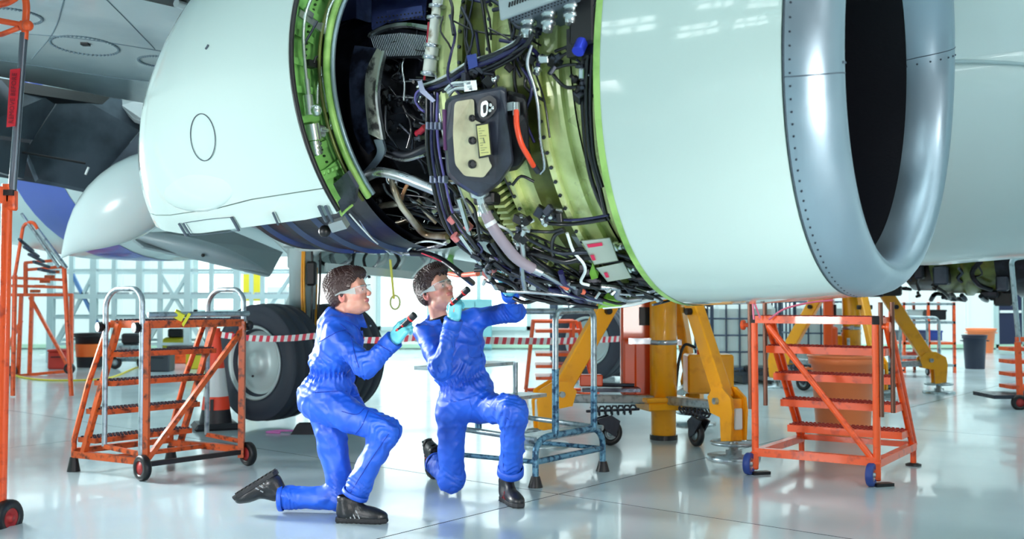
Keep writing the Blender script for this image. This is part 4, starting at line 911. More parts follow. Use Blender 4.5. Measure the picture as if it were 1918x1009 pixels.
# ---------- B: bright orange steps, right
P1 = G(1415, 886); P2 = G(1643, 908); P3 = G(1718, 872)
def make_steps_b():
    t = thing('mobile_steps', 'bright orange four-step platform with blue-tyred wheels, below the polished inlet lip', 'steps', (P1.x, P1.y, 0))
    w_ = (P2-P1); w_.z = 0; W_ = w_.length; w_.normalize(); l = P3-P2; l.z = 0; L_ = l.length*1.0; l = V(-w_.y, w_.x, 0)*1.0+V(l.x/L_, l.y/L_, 0)*1.2; l.normalize(); H_ = 1.06
    def p(u, v, z): return l*(u*L_)+w_*(v*W_)+V(0, 0, z)
    for v in (0, 1):
        part('tall_post', ORANGE, t, lambda b: b.tube([p(0, v, .06), p(0, v, H_)], .024, 10)); part('base_rail', ORANGE, t, lambda b: SQ(b, p(0, v, .14), p(1, v, .14), .05))
        for q in (.06, -.06): part('step_stringer', ORANGE, t, lambda b: b.tube([p(1+q*.6, v, .15), p(.30+q, v, H_)], .021, 8))
        part('rear_leg', ORANGE, t, lambda b: b.tube([p(1, v, .02), p(1, v, .15)], .022, 8)); part('foot_plate', BLACKM, t, lambda b: b.lathe(p(1, v, 0), (0, 0, 1), [(0, .055), (.012, .055), (.02, .03)], 14))
        for q in (0, .3): part('hand_rail_leg', mat('bronze_tube', hexc(120, 84, 70), .35, .7), t, lambda b: b.tube([p(q, v+(.04 if v else -.04), H_-.62), p(q, v+(.04 if v else -.04), H_+.12)], .016, 8))
        part('clamp_knob', ORANGE, t, lambda b: b.lathe(p(0, v+(.05 if v else -.05), H_-.04), w_*(1 if v else -1), [(0, .015), (.03, .015), (.03, .035), (.05, .035)], 8))
        castor_wheel(t, p(-.08, v-.02, .075), w_, .075, .045, STEEL, mat('blue_tyre', hexc(40, 66, 140), .5)); part('foot_plate', BLACKM, t, lambda b: b.box(p(-.02, v+.05, .01), (.13, .06, .02), (0, 0, .3)))
        part('wheel_fork', ORANGE, t, lambda b: b.box(p(-.02, v, .09), (.05, .05, .12), bev=.008))
    part('rear_diagonal', ORANGE, t, lambda b: b.tube([p(0, .12, H_-.04), p(0, .97, .16)], .022, 8)); part('lower_rail', ORANGE, t, lambda b: SQ(b, p(0, 0, .15), p(0, 1, .15), .055)); part('lower_rail', ORANGE, t, lambda b: SQ(b, p(1, 0, .15), p(1, 1, .15), .04))
    part('top_rail', ORANGE, t, lambda b: SQ(b, p(0, 0, H_), p(0, 1, H_), .05)); part('top_rail', ORANGE, t, lambda b: SQ(b, p(.3, 0, H_), p(.3, 1, H_), .04))
    for v in (0, 1): part('top_rail', ORANGE, t, lambda b: SQ(b, p(0, v, H_), p(.3, v, H_), .04)); part('corner_cap', BLACKM, t, lambda b: b.box(p(0, v, H_+.003), (.056, .056, .054)))
    for k in range(4):
        z = .27+k*.20; u1 = 1.0-(z-.15)*.74; u0 = u1-.24; tread(t, p(u1, .0, 0).xy, p(u1, 1, 0).xy, p(u0, 1, 0).xy, p(u0, 0, 0).xy, ORANGE, z, .05, mat('grip_orange', hexc(160, 40, 24), .5))
    tread(t, p(.3, 0, 0).xy, p(.3, 1, 0).xy, p(.0, 1, 0).xy, p(0, 0, 0).xy, ORANGE, H_+.02, .04, mat('grip_orange', (0, 0, 0)))
    return t
steps_b = make_steps_b()
# ---------- C: blue and silver tubular steps behind the kneeling man on the right
def make_steps_c():
    o = G(1003, 912); t = thing('mobile_steps', 'blue and silver tubular steps with hoop hand rails behind the right-hand kneeling man', 'steps', (o.x, o.y, 0))
    r = G(1129, 882)-o; r.z = 0; Wd = r.length; r.normalize(); bk = V(-r.y, r.x, 0)*1.0; bk = (bk-r*.12).normalized()
    def p(u, v, z): return r*(u*Wd)+bk*v+V(0, 0, z)
    base = bend([p(0, 0, .03), p(0, 0, .26), p(.12, 0, .31), p(.88, 0, .31), p(1, 0, .24), p(1, 0, .03)], .09); part('front_hoop', BLUEG, t, lambda b: b.tube(base, .022, 10)); part('lower_bar', BLUEG, t, lambda b: b.tube([p(.0, 0, .16), p(1, 0, .16)], .020, 10))
    for u in (0, 1):
        part('rubber_foot', BLACKM, t, lambda b: b.cyl(p(u, 0, 0), p(u, 0, .07), .048, 12, r2=.028)); part('rubber_foot', BLACKM, t, lambda b: b.cyl(p(u, .7, 0), p(u, .7, .07), .048, 12, r2=.028))
        part('rear_leg', GALV, t, lambda b: b.tube([p(u, .7, .05), p(u, .7, .34), p(u, 0.0, .30)], .020, 8)); part('side_rail', BLUEG, t, lambda b: b.tube([p(u, 0, .16), p(u, .7, .16)], .016, 8))
    for v, us in ((.0, (.28, .86)), (.62, (-.10, .30))):
        a, c = us; h = part('hoop_rail', GALV, t, lambda b: b.tube(bend([p(a, v, .30), p(a, v, 1.12), p(c, v, 1.12), p(c, v, .30)], .07), .021, 10))
        for u in us: part('blue_sleeve', BLUEG, h, lambda b: b.tube([p(u, v, .31), p(u, v, .74 if u == a else .60)], .024, 10))
    part('hand_rail', GALV, t, lambda b: b.tube(bend([p(.28, .0, 1.12), p(-.10, .62, 1.12)], .05), .019, 8)); part('hand_rail', GALV, t, lambda b: b.tube([p(-.10, .62, .82), p(.3, .62, .82)], .016, 8))
    for k, (z, v0) in enumerate(((.30, .02), (.52, .45), (.74, .72))):
        part('step_tread', GALV, t, lambda b: b.prism([p(-.05, v0, z), p(1.0, v0, z), p(1.0, v0+.22, z), p(-.05, v0+.22, z)], (0, 0, -.025)))
    part('mid_leg', GALV, t, lambda b: b.tube([p(.1, .66, .03), p(.1, .66, .74)], .018, 8)); part('mid_leg', GALV, t, lambda b: b.tube([p(.9, .66, .03), p(.9, .66, .74)], .018, 8))
    return t
steps_c = make_steps_c()
# ---------- tall orange access stand cut by the left frame edge
TL = thing('access_platform', 'tall orange wheeled access stand with steel pole cut by the left edge, red streamer hanging', 'platform', tuple(G(8, 985)))
tl0 = V(TL.location)
def q(x, y, Y): return W(x, y, Y)-tl0
Yp = tl0.y
part('steel_pole', mat('pole_dark_steel', hexc(110, 116, 126), .3, .8), TL, lambda b: b.tube([q(45, 62, Yp), q(22, 370, Yp)], .021, 12)); part('orange_post', ORANGE, TL, lambda b: b.tube([q(14, 345, Yp), q(2, 950, Yp)], .027, 12)); part('orange_post', ORANGE, TL, lambda b: b.tube([q(-60, 320, Yp-.3), q(-70, 990, Yp-.3)], .027, 12))
part('guard_rail', ORANGE, TL, lambda b: b.tube(bend([q(-70, 22, Yp), q(20, 4, Yp), q(44, -18, Yp), q(50, 8, Yp), q(46, 74, Yp)], .06), .019, 10)); part('guard_rail', ORANGE, TL, lambda b: b.tube([q(-70, 26, Yp), q(38, 46, Yp)], .016, 10)); part('guard_rail', ORANGE, TL, lambda b: b.tube([q(-70, 76, Yp), q(4, 64, Yp), q(36, 52, Yp)], .014, 10))
part('clamp_knob', ORANGE, TL, lambda b: b.sphere(q(52, 48, Yp-.02), .030, 12).cyl(q(40, 48, Yp), q(52, 48, Yp), .028, 12)); part('bracket', ORANGE, TL, lambda b: b.box(q(8, 365, Yp), (.08, .05, .09), bev=.008).box(q(22, 375, Yp), (.05, .05, .11), bev=.008)); part('bracket', BLACKM, TL, lambda b: b.box(q(18, 361, Yp-.02), (.05, .04, .03)))
castor_wheel(TL, q(14, 970, Yp), (1, -.25, 0), .098, .055, mat('wheel_red', (0, 0, 0)))
part('base_beam', ORANGE, TL, lambda b: SQ(b, q(2, 950, Yp), q(-90, 985, Yp-.3), .05))
stm = thing('warning_streamer', 'red fabric streamer lettered REMOVE BEFORE, hanging on the left pole', 'streamer', tuple(W(24, 235, Yp-.05)))
s0 = V(stm.location)
part('fabric_strip', mat('streamer_red', hexc(200, 10, 36), .5), stm, lambda b: b.prism([W(12, 238, Yp-.05)-s0, W(28, 236, Yp-.05)-s0, W(38, 128, Yp-.05)-s0, W(19, 130, Yp-.05)-s0], (0, .004, 0)))
def text(name, s, m, size, parent=None, loc=(0, 0, 0), M=None, ext=.0008, align='CENTER'):
    cu = bpy.data.curves.new(name, 'FONT'); cu.body = s; cu.size = size; cu.extrude = ext; cu.align_x = align; cu.align_y = 'CENTER'; cu.resolution_u = 2
    tmp = bpy.data.objects.new(name, cu); me = bpy.data.meshes.new_from_object(tmp); bpy.data.objects.remove(tmp)
    o = link(name, me, m, parent); o.location = loc
    if M is not None: o.rotation_euler = M.to_euler()
    return o
up = (W(28, 130, Yp)-W(20, 236, Yp)).normalized(); nr = V(0, -1, 0); sd = nr.cross(up)*-1
text('lettering', 'REMOVE BEFORE', mat('letter_dark_red', hexc(120, 10, 30), .5), .036, stm, W(24, 184, Yp-.056)-s0, Matrix((up, nr.cross(up), nr)).transposed(), .0006)
# ---------- yellow tripod aircraft jacks
def make_jack(loc, label):
    t = thing('aircraft_jack', label, 'jack', loc)
    col = part('column', YEL, t, lambda b: b.lathe((0, 0, 0), (0, 0, 1), [(.03, .098), (.05, .106), (.34, .106), (.34, .115), (1.45, .115), (1.45, .07), (1.9, .07)], 32))
    part('column_foot', BLACKM, col, lambda b: b.cyl((0, 0, 0), (0, 0, .04), .12, 24)); part('column_band', STEEL, col, lambda b: b.lathe((0, 0, .83), (0, 0, 1), [(-.02, .117), (-.02, .122), (.02, .122), (.02, .117)], 32).box((.13, -.02, .83), (.05, .03, .05)).box((-.2, -.02, .84), (.2, .04, .05)))
    part('hub_frame', YEL, t, lambda b: b.box((-.02, .02, .345), (.42, .36, .04), (0, 0, .3), bev=.01).box((-.02, 0, .29), (.36, .3, .07), (0, 0, .3), bev=.01))
    for k, deg in enumerate((200, 290, 66)):
        a = R(deg); d = V(cos(a), sin(a), 0); x = V(-sin(a), cos(a), 0)
        lg = part('leg', YEL, t, lambda b: b.beam(d*.16+V(0, 0, 1.72), d*.98+V(0, 0, .42), .16, .09, x, bev=.01))
        part('pivot_bolt', BLACKM, lg, lambda b: b.cyl(d*.55+V(0, 0, 1.1)-x*.09, d*.55+V(0, 0, 1.1)+x*.09, .028, 12))
        for s_ in (-.07, .05): part('leg_shoe', YEL, lg, lambda b: b.prism([d*r+V(0, 0, z)+x*s_ for r, z in ((.84, .44), (.92, .52), (1.04, .53), (1.17, .46), (1.19, .36), (1.17, .14), (1.03, .12), (1.02, .30), (.88, .32))], x*.02))
        part('shoe_plate', YEL, lg, lambda b: b.box(d*1.10+V(0, 0, .29), (.09, .11, .32), (0, 0, a), bev=.01)); part('shoe_plate', WHITEM, lg, lambda b: b.box(d*1.165+V(0, 0, .30), (.02, .07, .16), (0, 0, a), bev=.008))
        part('shoe_bolt', GALV, lg, lambda b: b.cyl(d*.98+V(0, 0, .42)-x*.10, d*.98+V(0, 0, .42)+x*.10, .026, 12))
        pad = part('foot_pad', GALV, t, lambda b: b.lathe(d*1.10, (0, 0, 1), [(0, .20), (.022, .20), (.026, .06), (.06, .06), (.06, .035), (.16, .035)], 32)); part('hand_wheel', GALV, pad, lambda b: b.tube([d*1.10+V(.165*cos(q_), .165*sin(q_), .115) for q_ in [2*pi*j/24 for j in range(24)]], .013, 8, closed=True).beam(d*1.10+V(-.14, 0, .115), d*1.10+V(.14, 0, .115), .016, .016).beam(d*1.10+V(0, -.14, .115), d*1.10+V(0, .14, .115), .016, .016))
        part('lower_strut', GALV, t, lambda b: b.beam(V(0, 0, .34)+d*.1, d*.92+V(0, 0, .38), .08, .07, bev=.01))
        c = d*.52 if k == 1 else d*.64+x*.13
        cas = part('castor_arm', DSTEEL, t, lambda b: b.prism([c+V(0, 0, .25)-d*.04, c+V(0, 0, .22)+d*.09, c+V(0, 0, .12)-d*.0, c+V(0, 0, .07)-d*.08, c+V(0, 0, .2)-d*.12], x*.015).prism([c+V(0, 0, .25)-d*.04+x*.08, c+V(0, 0, .22)+d*.09+x*.08, c+V(0, 0, .12)+x*.08, c+V(0, 0, .07)-d*.08+x*.08, c+V(0, 0, .2)-d*.12+x*.08], x*.015))
        castor_wheel(cas, c-d*.05+x*.045+V(0, 0, .105), x, .105, .045, GALV)
        part('spring', DSTEEL, t, lambda b: b.tube([c+x*.04+V(0, 0, .285)+d*(-.28+.0095*j)+(x*cos(j*1.05)+V(0, 0, 1)*sin(j*1.05))*.040 for j in range(44)], .009, 5)); part('spring_rod', DSTEEL, t, lambda b: b.cyl(c+x*.04+V(0, 0, .285)-d*.32, c+x*.04+V(0, 0, .285)+d*.16, .011, 8))
    part('pump_body', HOTO, t, lambda b: b.box((-.17, .26, .85), (.34, .12, 1.0), bev=.02)); part('pump_body', HOTO, t, lambda b: b.box((-.27, .2, .6), (.12, .1, .5), bev=.02)); part('pump_window', BLACKM, t, lambda b: b.box((-.13, .19, 1.05), (.10, .03, .16)))
    part('fluid_tank', YEL, t, lambda b: b.box((.42, .18, .55), (.40, .26, .34), bev=.015)); part('tank_cap', HOTO, t, lambda b: b.cyl((.34, .12, .72), (.34, .12, .76), .03, 16)); part('tank_cap', STEEL, t, lambda b: b.cyl((.46, .12, .72), (.46, .12, .75), .05, 12, r2=.04))
    part('hose', BLACKM, t, lambda b: b.tube(smooth_path([(.12, .1, .4), (.14, .05, .65), (.2, .1, .80), (.3, .14, .78)], 5), .013, 8)); part('valve_box', HOTO, t, lambda b: b.box((-.62, .05, .50), (.20, .1, .10), bev=.01)); part('pump_lever', GALV, t, lambda b: b.cyl((-.60, .0, .54), (-.60, .0, .72), .018, 10))
    part('tool_tray', DSTEEL, t, lambda b: b.box((-.45, .05, .42), (.5, .2, .03)).cyl((-.6, .05, .46), (-.25, .0, .46), .016, 8))
    return t
jl = G(1243, 822); jack1 = make_jack((jl.x, jl.y, 0), 'large yellow tripod jack with orange pump, right of the blue tubular steps')
jl = G(1596, 735); jack2 = copy_tree(jack1, 'farther yellow tripod jack seen behind the bright orange steps', (jl.x, jl.y, 0), R(68))
# ============================================================ PEOPLE: signed-distance bodies meshed into continuous skins
class Field:
    def __init__(s, xs, ys, zs):
        s.xs, s.ys, s.zs = (np.asarray(a, np.float32) for a in (xs, ys, zs)); s.F = np.full((len(xs), len(ys), len(zs)), .3, np.float32)
    def sub(s, lo, hi):
        return tuple(slice(max(0, int(np.searchsorted(a, lo[i]))-1), min(len(a), int(np.searchsorted(a, hi[i]))+1)) for i, a in enumerate((s.xs, s.ys, s.zs)))
    def pts(s, sl): return np.stack(np.meshgrid(s.xs[sl[0]], s.ys[sl[1]], s.zs[sl[2]], indexing='ij'), -1)
    def mix(s, sl, d, k, sub=False):
        a = s.F[sl]
        if sub: s.F[sl] = -smin(-a, d, k)
        else: s.F[sl] = smin(a, d, k)
    def cap(s, a, b, ra, rb=None, k=.03, sub=False):
        a, b = np.array(a, np.float32), np.array(b, np.float32); rb = ra if rb is None else rb; m = max(ra, rb)+k+.03
        sl = s.sub(np.minimum(a, b)-m, np.maximum(a, b)+m); P = s.pts(sl)
        if P.size == 0: return
        ab = b-a; t = np.clip(((P-a)@ab)/max(ab@ab, 1e-9), 0, 1); d = np.linalg.norm(P-a-t[..., None]*ab, axis=-1)-(ra+(rb-ra)*t); s.mix(sl, d, k, sub)
    def ell(s, c, r, B=None, k=.03, sub=False):
        c = np.array(c, np.float32); r = np.array(r, np.float32); m = float(r.max())+k+.03; sl = s.sub(c-m, c+m); P = s.pts(sl)
        if P.size == 0: return
        Q = P-c
        if B is not None: Q = Q@np.array(B, np.float32)     # columns = local axes
        q = Q/r; n1 = np.linalg.norm(q, axis=-1); n2 = np.linalg.norm(q/r, axis=-1); d = n1*(n1-1)/np.maximum(n2, 1e-6); s.mix(sl, d, k, sub)
    def rbox(s, c, h, rr, B=None, k=.01):
        c = np.array(c, np.float32); h = np.array(h, np.float32)-rr; m = float(np.linalg.norm(h))+rr+k+.02; sl = s.sub(c-m, c+m); Q = s.pts(sl)-c
        if Q.size == 0: return
        if B is not None: Q = Q@np.array(B, np.float32)
        q = np.abs(Q)-h; d = np.linalg.norm(np.maximum(q, 0), axis=-1)+np.minimum(q.max(-1), 0)-rr; s.mix(sl, d, k)
    def plane(s, p, n, lo=None, hi=None):
        """cut away everything on the side of n, within a box"""
        n = np.array(n, np.float32); n /= np.linalg.norm(n); sl = s.sub(lo, hi) if lo is not None else (slice(None),)*3; P = s.pts(sl); s.F[sl] = np.maximum(s.F[sl], (P-np.array(p, np.float32))@n)
def smin(a, b, k):
    h = np.clip(.5+.5*(b-a)/k, 0, 1); return b*(1-h)+a*h-k*h*(1-h)
def surface(fd):
    F, xs, ys, zs = fd.F, fd.xs, fd.ys, fd.zs; I = F < 0
    c = np.zeros(tuple(n-1 for n in F.shape), np.int8)
    for dx in (0, 1):
        for dy in (0, 1):
            for dz in (0, 1): c += I[dx:F.shape[0]-1+dx, dy:F.shape[1]-1+dy, dz:F.shape[2]-1+dz]
    idx = np.argwhere((c > 0) & (c < 8)); N = len(idx); acc = np.zeros((N, 3)); cnt = np.zeros(N); ax = [xs, ys, zs]
    for a in range(3):
        o = [q for q in range(3) if q != a]
        for u in (0, 1):
            for v in (0, 1):
                i0 = idx.copy(); i0[:, o[0]] += u; i0[:, o[1]] += v; i1 = i0.copy(); i1[:, a] += 1
                f0 = F[tuple(i0.T)]; f1 = F[tuple(i1.T)]; m = (f0 < 0) != (f1 < 0); t = f0/(f0-f1+1e-12); p = np.stack([ax[q][i0[:, q]] for q in range(3)], 1).astype(float)
                p[:, a] += t*(ax[a][i1[:, a]]-ax[a][i0[:, a]]); acc[m] += p[m]; cnt[m] += 1
    vid = np.full(c.shape, -1, np.int64); vid[tuple(idx.T)] = np.arange(N); faces = []
    for a in range(3):
        o = [q for q in range(3) if q != a]; sl0 = [slice(None)]*3; sl1 = [slice(None)]*3; sl0[a] = slice(0, -1); sl1[a] = slice(1, None)
        e = np.argwhere(I[tuple(sl0)] != I[tuple(sl1)]); ok = (e[:, o[0]] > 0) & (e[:, o[1]] > 0) & (e[:, o[0]] < F.shape[o[0]]-1) & (e[:, o[1]] < F.shape[o[1]]-1); e = e[ok]
        q = []
        for du, dv in ((-1, -1), (0, -1), (0, 0), (-1, 0)):
            g = e.copy(); g[:, o[0]] += du; g[:, o[1]] += dv; q.append(vid[tuple(g.T)])
        q = np.stack(q, 1); flip = I[tuple(e.T)] ^ (a == 1); q[~flip] = q[~flip][:, ::-1]; faces.append(q)
    f = np.concatenate(faces); f = f[(f >= 0).all(1)]; return acc/cnt[:, None], f
def relax(v, f, it, lam=.5, lock=None):
    e = np.concatenate([f[:, [0, 1]], f[:, [1, 2]], f[:, [2, 3]], f[:, [3, 0]]]); n = len(v)
    deg = np.bincount(e[:, 0], minlength=n)+np.bincount(e[:, 1], minlength=n)
    for _ in range(it):
        s = np.stack([np.bincount(e[:, 0], v[e[:, 1], q], n)+np.bincount(e[:, 1], v[e[:, 0], q], n) for q in range(3)], 1); v = v+lam*(s/np.maximum(deg, 1)[:, None]-v)
    return v
def sdf_obj(name, fd, m, parent, org, it=2, xf=None, col=None, disp=None):
    v, f = surface(fd)
    if it: v = relax(v, f, it)
    local = v
    if xf is not None: v = v@np.array(xf[0]).T+np.array(xf[1])
    v = v-np.array(org); me = bpy.data.meshes.new(name); me.vertices.add(len(v)); me.vertices.foreach_set('co', v.astype(np.float32).ravel())
    me.loops.add(len(f)*4); me.loops.foreach_set('vertex_index', f.ravel().astype(np.int32)); me.polygons.add(len(f)); me.polygons.foreach_set('loop_start', np.arange(0, len(f)*4, 4, dtype=np.int32))
    me.update(calc_edges=True); me.validate(); me.polygons.foreach_set('use_smooth', np.ones(len(me.polygons), bool))
    if col is not None:
        a = me.color_attributes.new('Col', 'FLOAT_COLOR', 'POINT'); a.data.foreach_set('color', col(local).astype(np.float32).ravel())
    bm = bmesh.new(); bm.from_mesh(me); bmesh.ops.recalc_face_normals(bm, faces=bm.faces); bm.to_mesh(me); bm.free()
    return link(name, me, m, parent)
def basis(fwd, up=(0, 0, 1)):
    """columns: x = side (right hand of the figure), y = forward, z = up"""
    y = V(fwd).normalized(); x = y.cross(V(up)).normalized(); z = x.cross(y); return np.array([[x.x, y.x, z.x], [x.y, y.y, z.y], [x.z, y.z, z.z]])
def ridged(P, seeds, freq):
    out = np.zeros(P.shape[:-1], np.float32); rs = np.random.RandomState(seeds)
    w_ = P+.035*np.sin(P[..., [1, 2, 0]]*23+rs.rand(3)*6)+.012*np.sin(P[..., [2, 0, 1]]*61+rs.rand(3)*6)
    for k in range(4):
        d = rs.randn(3); d /= np.linalg.norm(d); env = .5+.5*np.sin(P@(rs.randn(3)*9)+rs.rand()*6); out += env*(1-np.abs(np.sin(w_@(d*freq*(.7+.6*rs.rand()))+rs.rand()*6)))**2
    return out/2
SKIN = attr_mat('skin', .45, coat=.1, bump=(160, .05), sss=.12); HAIRM = mat('hair_dark_brown', hexc(62, 42, 40), .4, bump=(220, .5), coat=.15)
COV = mat('coverall_blue', hexc(22, 94, 218), .48, bump=(420, .12), var=(5, hexc(14, 74, 192), .4, .7), spec=.7); 
def wrinkle(m):
    nt = m.node_tree; N = nt.nodes; L = nt.links; b = N['Principled BSDF']; old = b.inputs['Normal'].links[0].from_node
    tc = N.new('ShaderNodeTexCoord'); n1 = N.new('ShaderNodeTexNoise'); n1.inputs['Scale'].default_value = 5; n1.inputs['Detail'].default_value = 2
    mx = N.new('ShaderNodeMix'); mx.data_type = 'VECTOR'; mx.inputs[0].default_value = .22; L.new(tc.outputs['Object'], n1.inputs['Vector']); L.new(tc.outputs['Object'], mx.inputs[4]); L.new(n1.outputs[1], mx.inputs[5])
    mp = N.new('ShaderNodeMapping'); mp.inputs['Rotation'].default_value = (.5, .4, .2); mp.inputs['Scale'].default_value = (1, 1, 1.7); L.new(mx.outputs[1], mp.inputs[0])
    n2 = N.new('ShaderNodeTexNoise'); n2.noise_type = 'RIDGED_MULTIFRACTAL'; n2.inputs['Scale'].default_value = 7; n2.inputs['Detail'].default_value = 2.2; n2.inputs['Roughness'].default_value = .4; L.new(mp.outputs[0], n2.inputs['Vector'])
    bp = N.new('ShaderNodeBump'); bp.inputs['Strength'].default_value = .55; bp.inputs['Distance'].default_value = .02; L.new(n2.outputs[0], bp.inputs['Height']); L.new(old.outputs[0], bp.inputs['Normal']); L.new(bp.outputs[0], b.inputs['Normal'])
wrinkle(COV); COVS = mat('coverall_seam', hexc(8, 54, 168), .7)
GLOVE = mat('nitrile_glove_cyan', hexc(110, 208, 226), .4, bump=(90, .12)); SHOEM = mat('shoe_black', hexc(22, 24, 28), .4, bump=(60, .2), coat=.15); SOLE = mat('shoe_sole', hexc(30, 32, 36), .6, bump=(70, .3)); SHIRT = mat('black_shirt', hexc(12, 12, 20), .8)
LENS = mat('clear_lens', (1, 1, 1), .05, trans=.0, alpha=.10, spec=.5); GLF = mat('clear_plastic', hexc(214, 232, 232), .15, alpha=.45, spec=.8)
EYEW = mat('eye_white', hexc(226, 226, 226), .2); IRIS = mat('iris', hexc(50, 44, 40), .15)
ax_ = lambda a, b, n: np.arange(a, b, n)
HS = 1.09
def head_prims(fd, c, B):
    def T(p): return c+B@np.array(p)*HS
    def e(p, r, k=.02, sub=False): fd.ell(T(p), [q*HS for q in r], B, k, sub)
    e((0, -.014, .034), (.075, .094, .082), .02); e((0, .030, -.028), (.059, .060, .084), .03); e((0, .028, -.070), (.051, .056, .036), .025)
    for s in (-1, 1):
        e((s*.040, .055, -.018), (.021, .026, .022), .02); e((s*.043, .012, -.066), (.018, .028, .022), .02)
        e((s*.031, .099, .002), (.017, .012, .012), .012, True); e((s*.031, .0775, .002), (.015, .0125, .0125), .006)
        e((s*.0765, -.012, -.010), (.010, .018, .031), .008); e((s*.084, -.006, -.008), (.007, .010, .018), .006, True); fd.ell(T((s*.0085, .104, -.028)), (.008, .009, .007), B, .006)
        e((s*.032, .082, .021), (.022, .010, .007), .012)
    fd.cap(T((0, .086, .012)), T((0, .111, -.020)), .0080, .0112, .010); e((0, .106, -.026), (.010, .010, .008), .008)
    e((0, .088, -.052), (.024, .012, .008), .010); e((0, .0945, -.0475), (.019, .006, .0042), .004); e((0, .0925, -.0570), (.016, .006, .005), .004); e((0, .103, -.0522), (.022, .008, .0014), .002, True)
    e((0, .078, -.088), (.022, .020, .018), .018); e((0, .066, .045), (.050, .026, .040), .03)
def head_col(c, B):
    def f(v):
        q = (v-c)@B/HS; n = len(v); col = np.tile(np.array(hexc(226, 166, 146)+(1,)), (n, 1)); far = np.linalg.norm(q, axis=1) > .16
        def mixc(m, rgb, a): col[m, :3] = col[m, :3]*(1-a)+np.array(rgb)*a
        x, y, z = q.T; mixc((np.abs(x) < .024) & (y > .085) & (z < -.044) & (z > -.063) & ~far, hexc(196, 96, 96), .75)
        mixc((np.abs(x) > .069) & (y < .01) & (np.abs(z+.01) < .035), hexc(226, 110, 110), .5); mixc((np.abs(x) > .012) & (np.abs(x) < .050) & (y > .07) & (z > .0165) & (z < .026), hexc(60, 38, 34), .9)
        mixc((y > .105) & (np.abs(z+.025) < .012), hexc(226, 120, 110), .35); mixc((np.abs(x) > .03) & (y > .04) & (np.abs(z+.025) < .02), hexc(230, 130, 120), .3)
        return col
    return f
def hair(parent, org, c, B, style):
    s = .0026; fd = Field(ax_(-.11, .11, s), ax_(-.14, .13, s), ax_(-.10, .17, s)); side = .080 if style else .082
    fd.ell((0, -.016, .036), (side, .100, .088), None, .01); fd.ell((0, -.03, .0), (side-.005, .078, .068), None, .02)
    fd.ell((0, .014, .082 if not style else .088), (.064, .086, .042), None, .02)
    if style: fd.ell((0, .045, .098), (.055, .062, .036), None, .015)
    P = fd.pts((slice(None),)*3); x, y, z = P[..., 0], P[..., 1], P[..., 2]
    lim = np.interp(y.ravel(), [-.12, -.06, -.02, .005, .03, .05, .075, .10], [-.046, -.05, -.026, .000, .010, .050, .064, .068]).reshape(y.shape).astype(np.float32)
    lock = np.abs(np.sin(x*190+9*np.sin(y*34)+5*np.sin(z*40)))*.004+np.abs(np.sin(y*120+x*90+4*np.sin(z*50)))*.004+np.abs(np.sin((x+y)*310+z*120))*.002
    top = np.clip((z-.03)/.07, 0, 1); jag = .008*np.sin(x*230+y*60)+.005*np.sin(x*430)
    fd.F = np.maximum(fd.F-(.001+1.5*lock)*(.3+top), (lim+jag*np.clip((y-.02)/.03, 0, 1)-z)*.8)
    sdf_obj('hair', fd, HAIRM, parent, org, 0, (B*HS, c))
def face_bits(parent, org, c, B, c2=None):
    def T(p): return V(*(c+B@np.array(p)*HS))-V(*org)
    M3 = Matrix([list(r) for r in B])
    for s in (-1, 1):
        e = part('eye', EYEW, parent, lambda b: b.sphere(T((s*.031, .0795, .002)), .0128, 14)); look = V(*(B@np.array((.15, 1, .25)))).normalized()
        part('iris', IRIS, e, lambda b: b.sphere(T((s*.031, .0795, .002))+look*.0082, .0068, 10))
    g = part('safety_glasses', LENS, parent, lambda b: b.rings([[T((x, yy, z)) for x, yy, z in ((x0, y0, .020), (x0, y0+.001, -.018), (x0*.985, y0-.001, -.018), (x0*.985, y0-.003, .020))] for x0, y0 in ((-.072, .062), (-.066, .088), (-.05, .106), (-.028, .116), (-.008, .120), (.008, .120), (.028, .116), (.05, .106), (.066, .088), (.072, .062))], smooth=False))
    part('brow_bar', GLF, g, lambda b: b.tube([T(p) for p in ((-.074, .060, .020), (-.066, .089, .021), (-.05, .107, .021), (-.02, .119, .021), (.02, .119, .021), (.05, .107, .021), (.066, .089, .021), (.074, .060, .020))], .0022, 6))
    for s in (-1, 1):
        part('temple', GLF, g, lambda b: b.rings([[T((s*x, y, z+h)) for h in (w_, -w_)]+[T((s*(x+.003), y, z+h)) for h in (-w_, w_)] for x, y, z, w_ in ((.073, .064, .002, .018), (.077, .045, .004, .014), (.080, .02, .006, .008), (.083, -.01, .010, .005), (.084, -.04, .002, .003))], smooth=False))
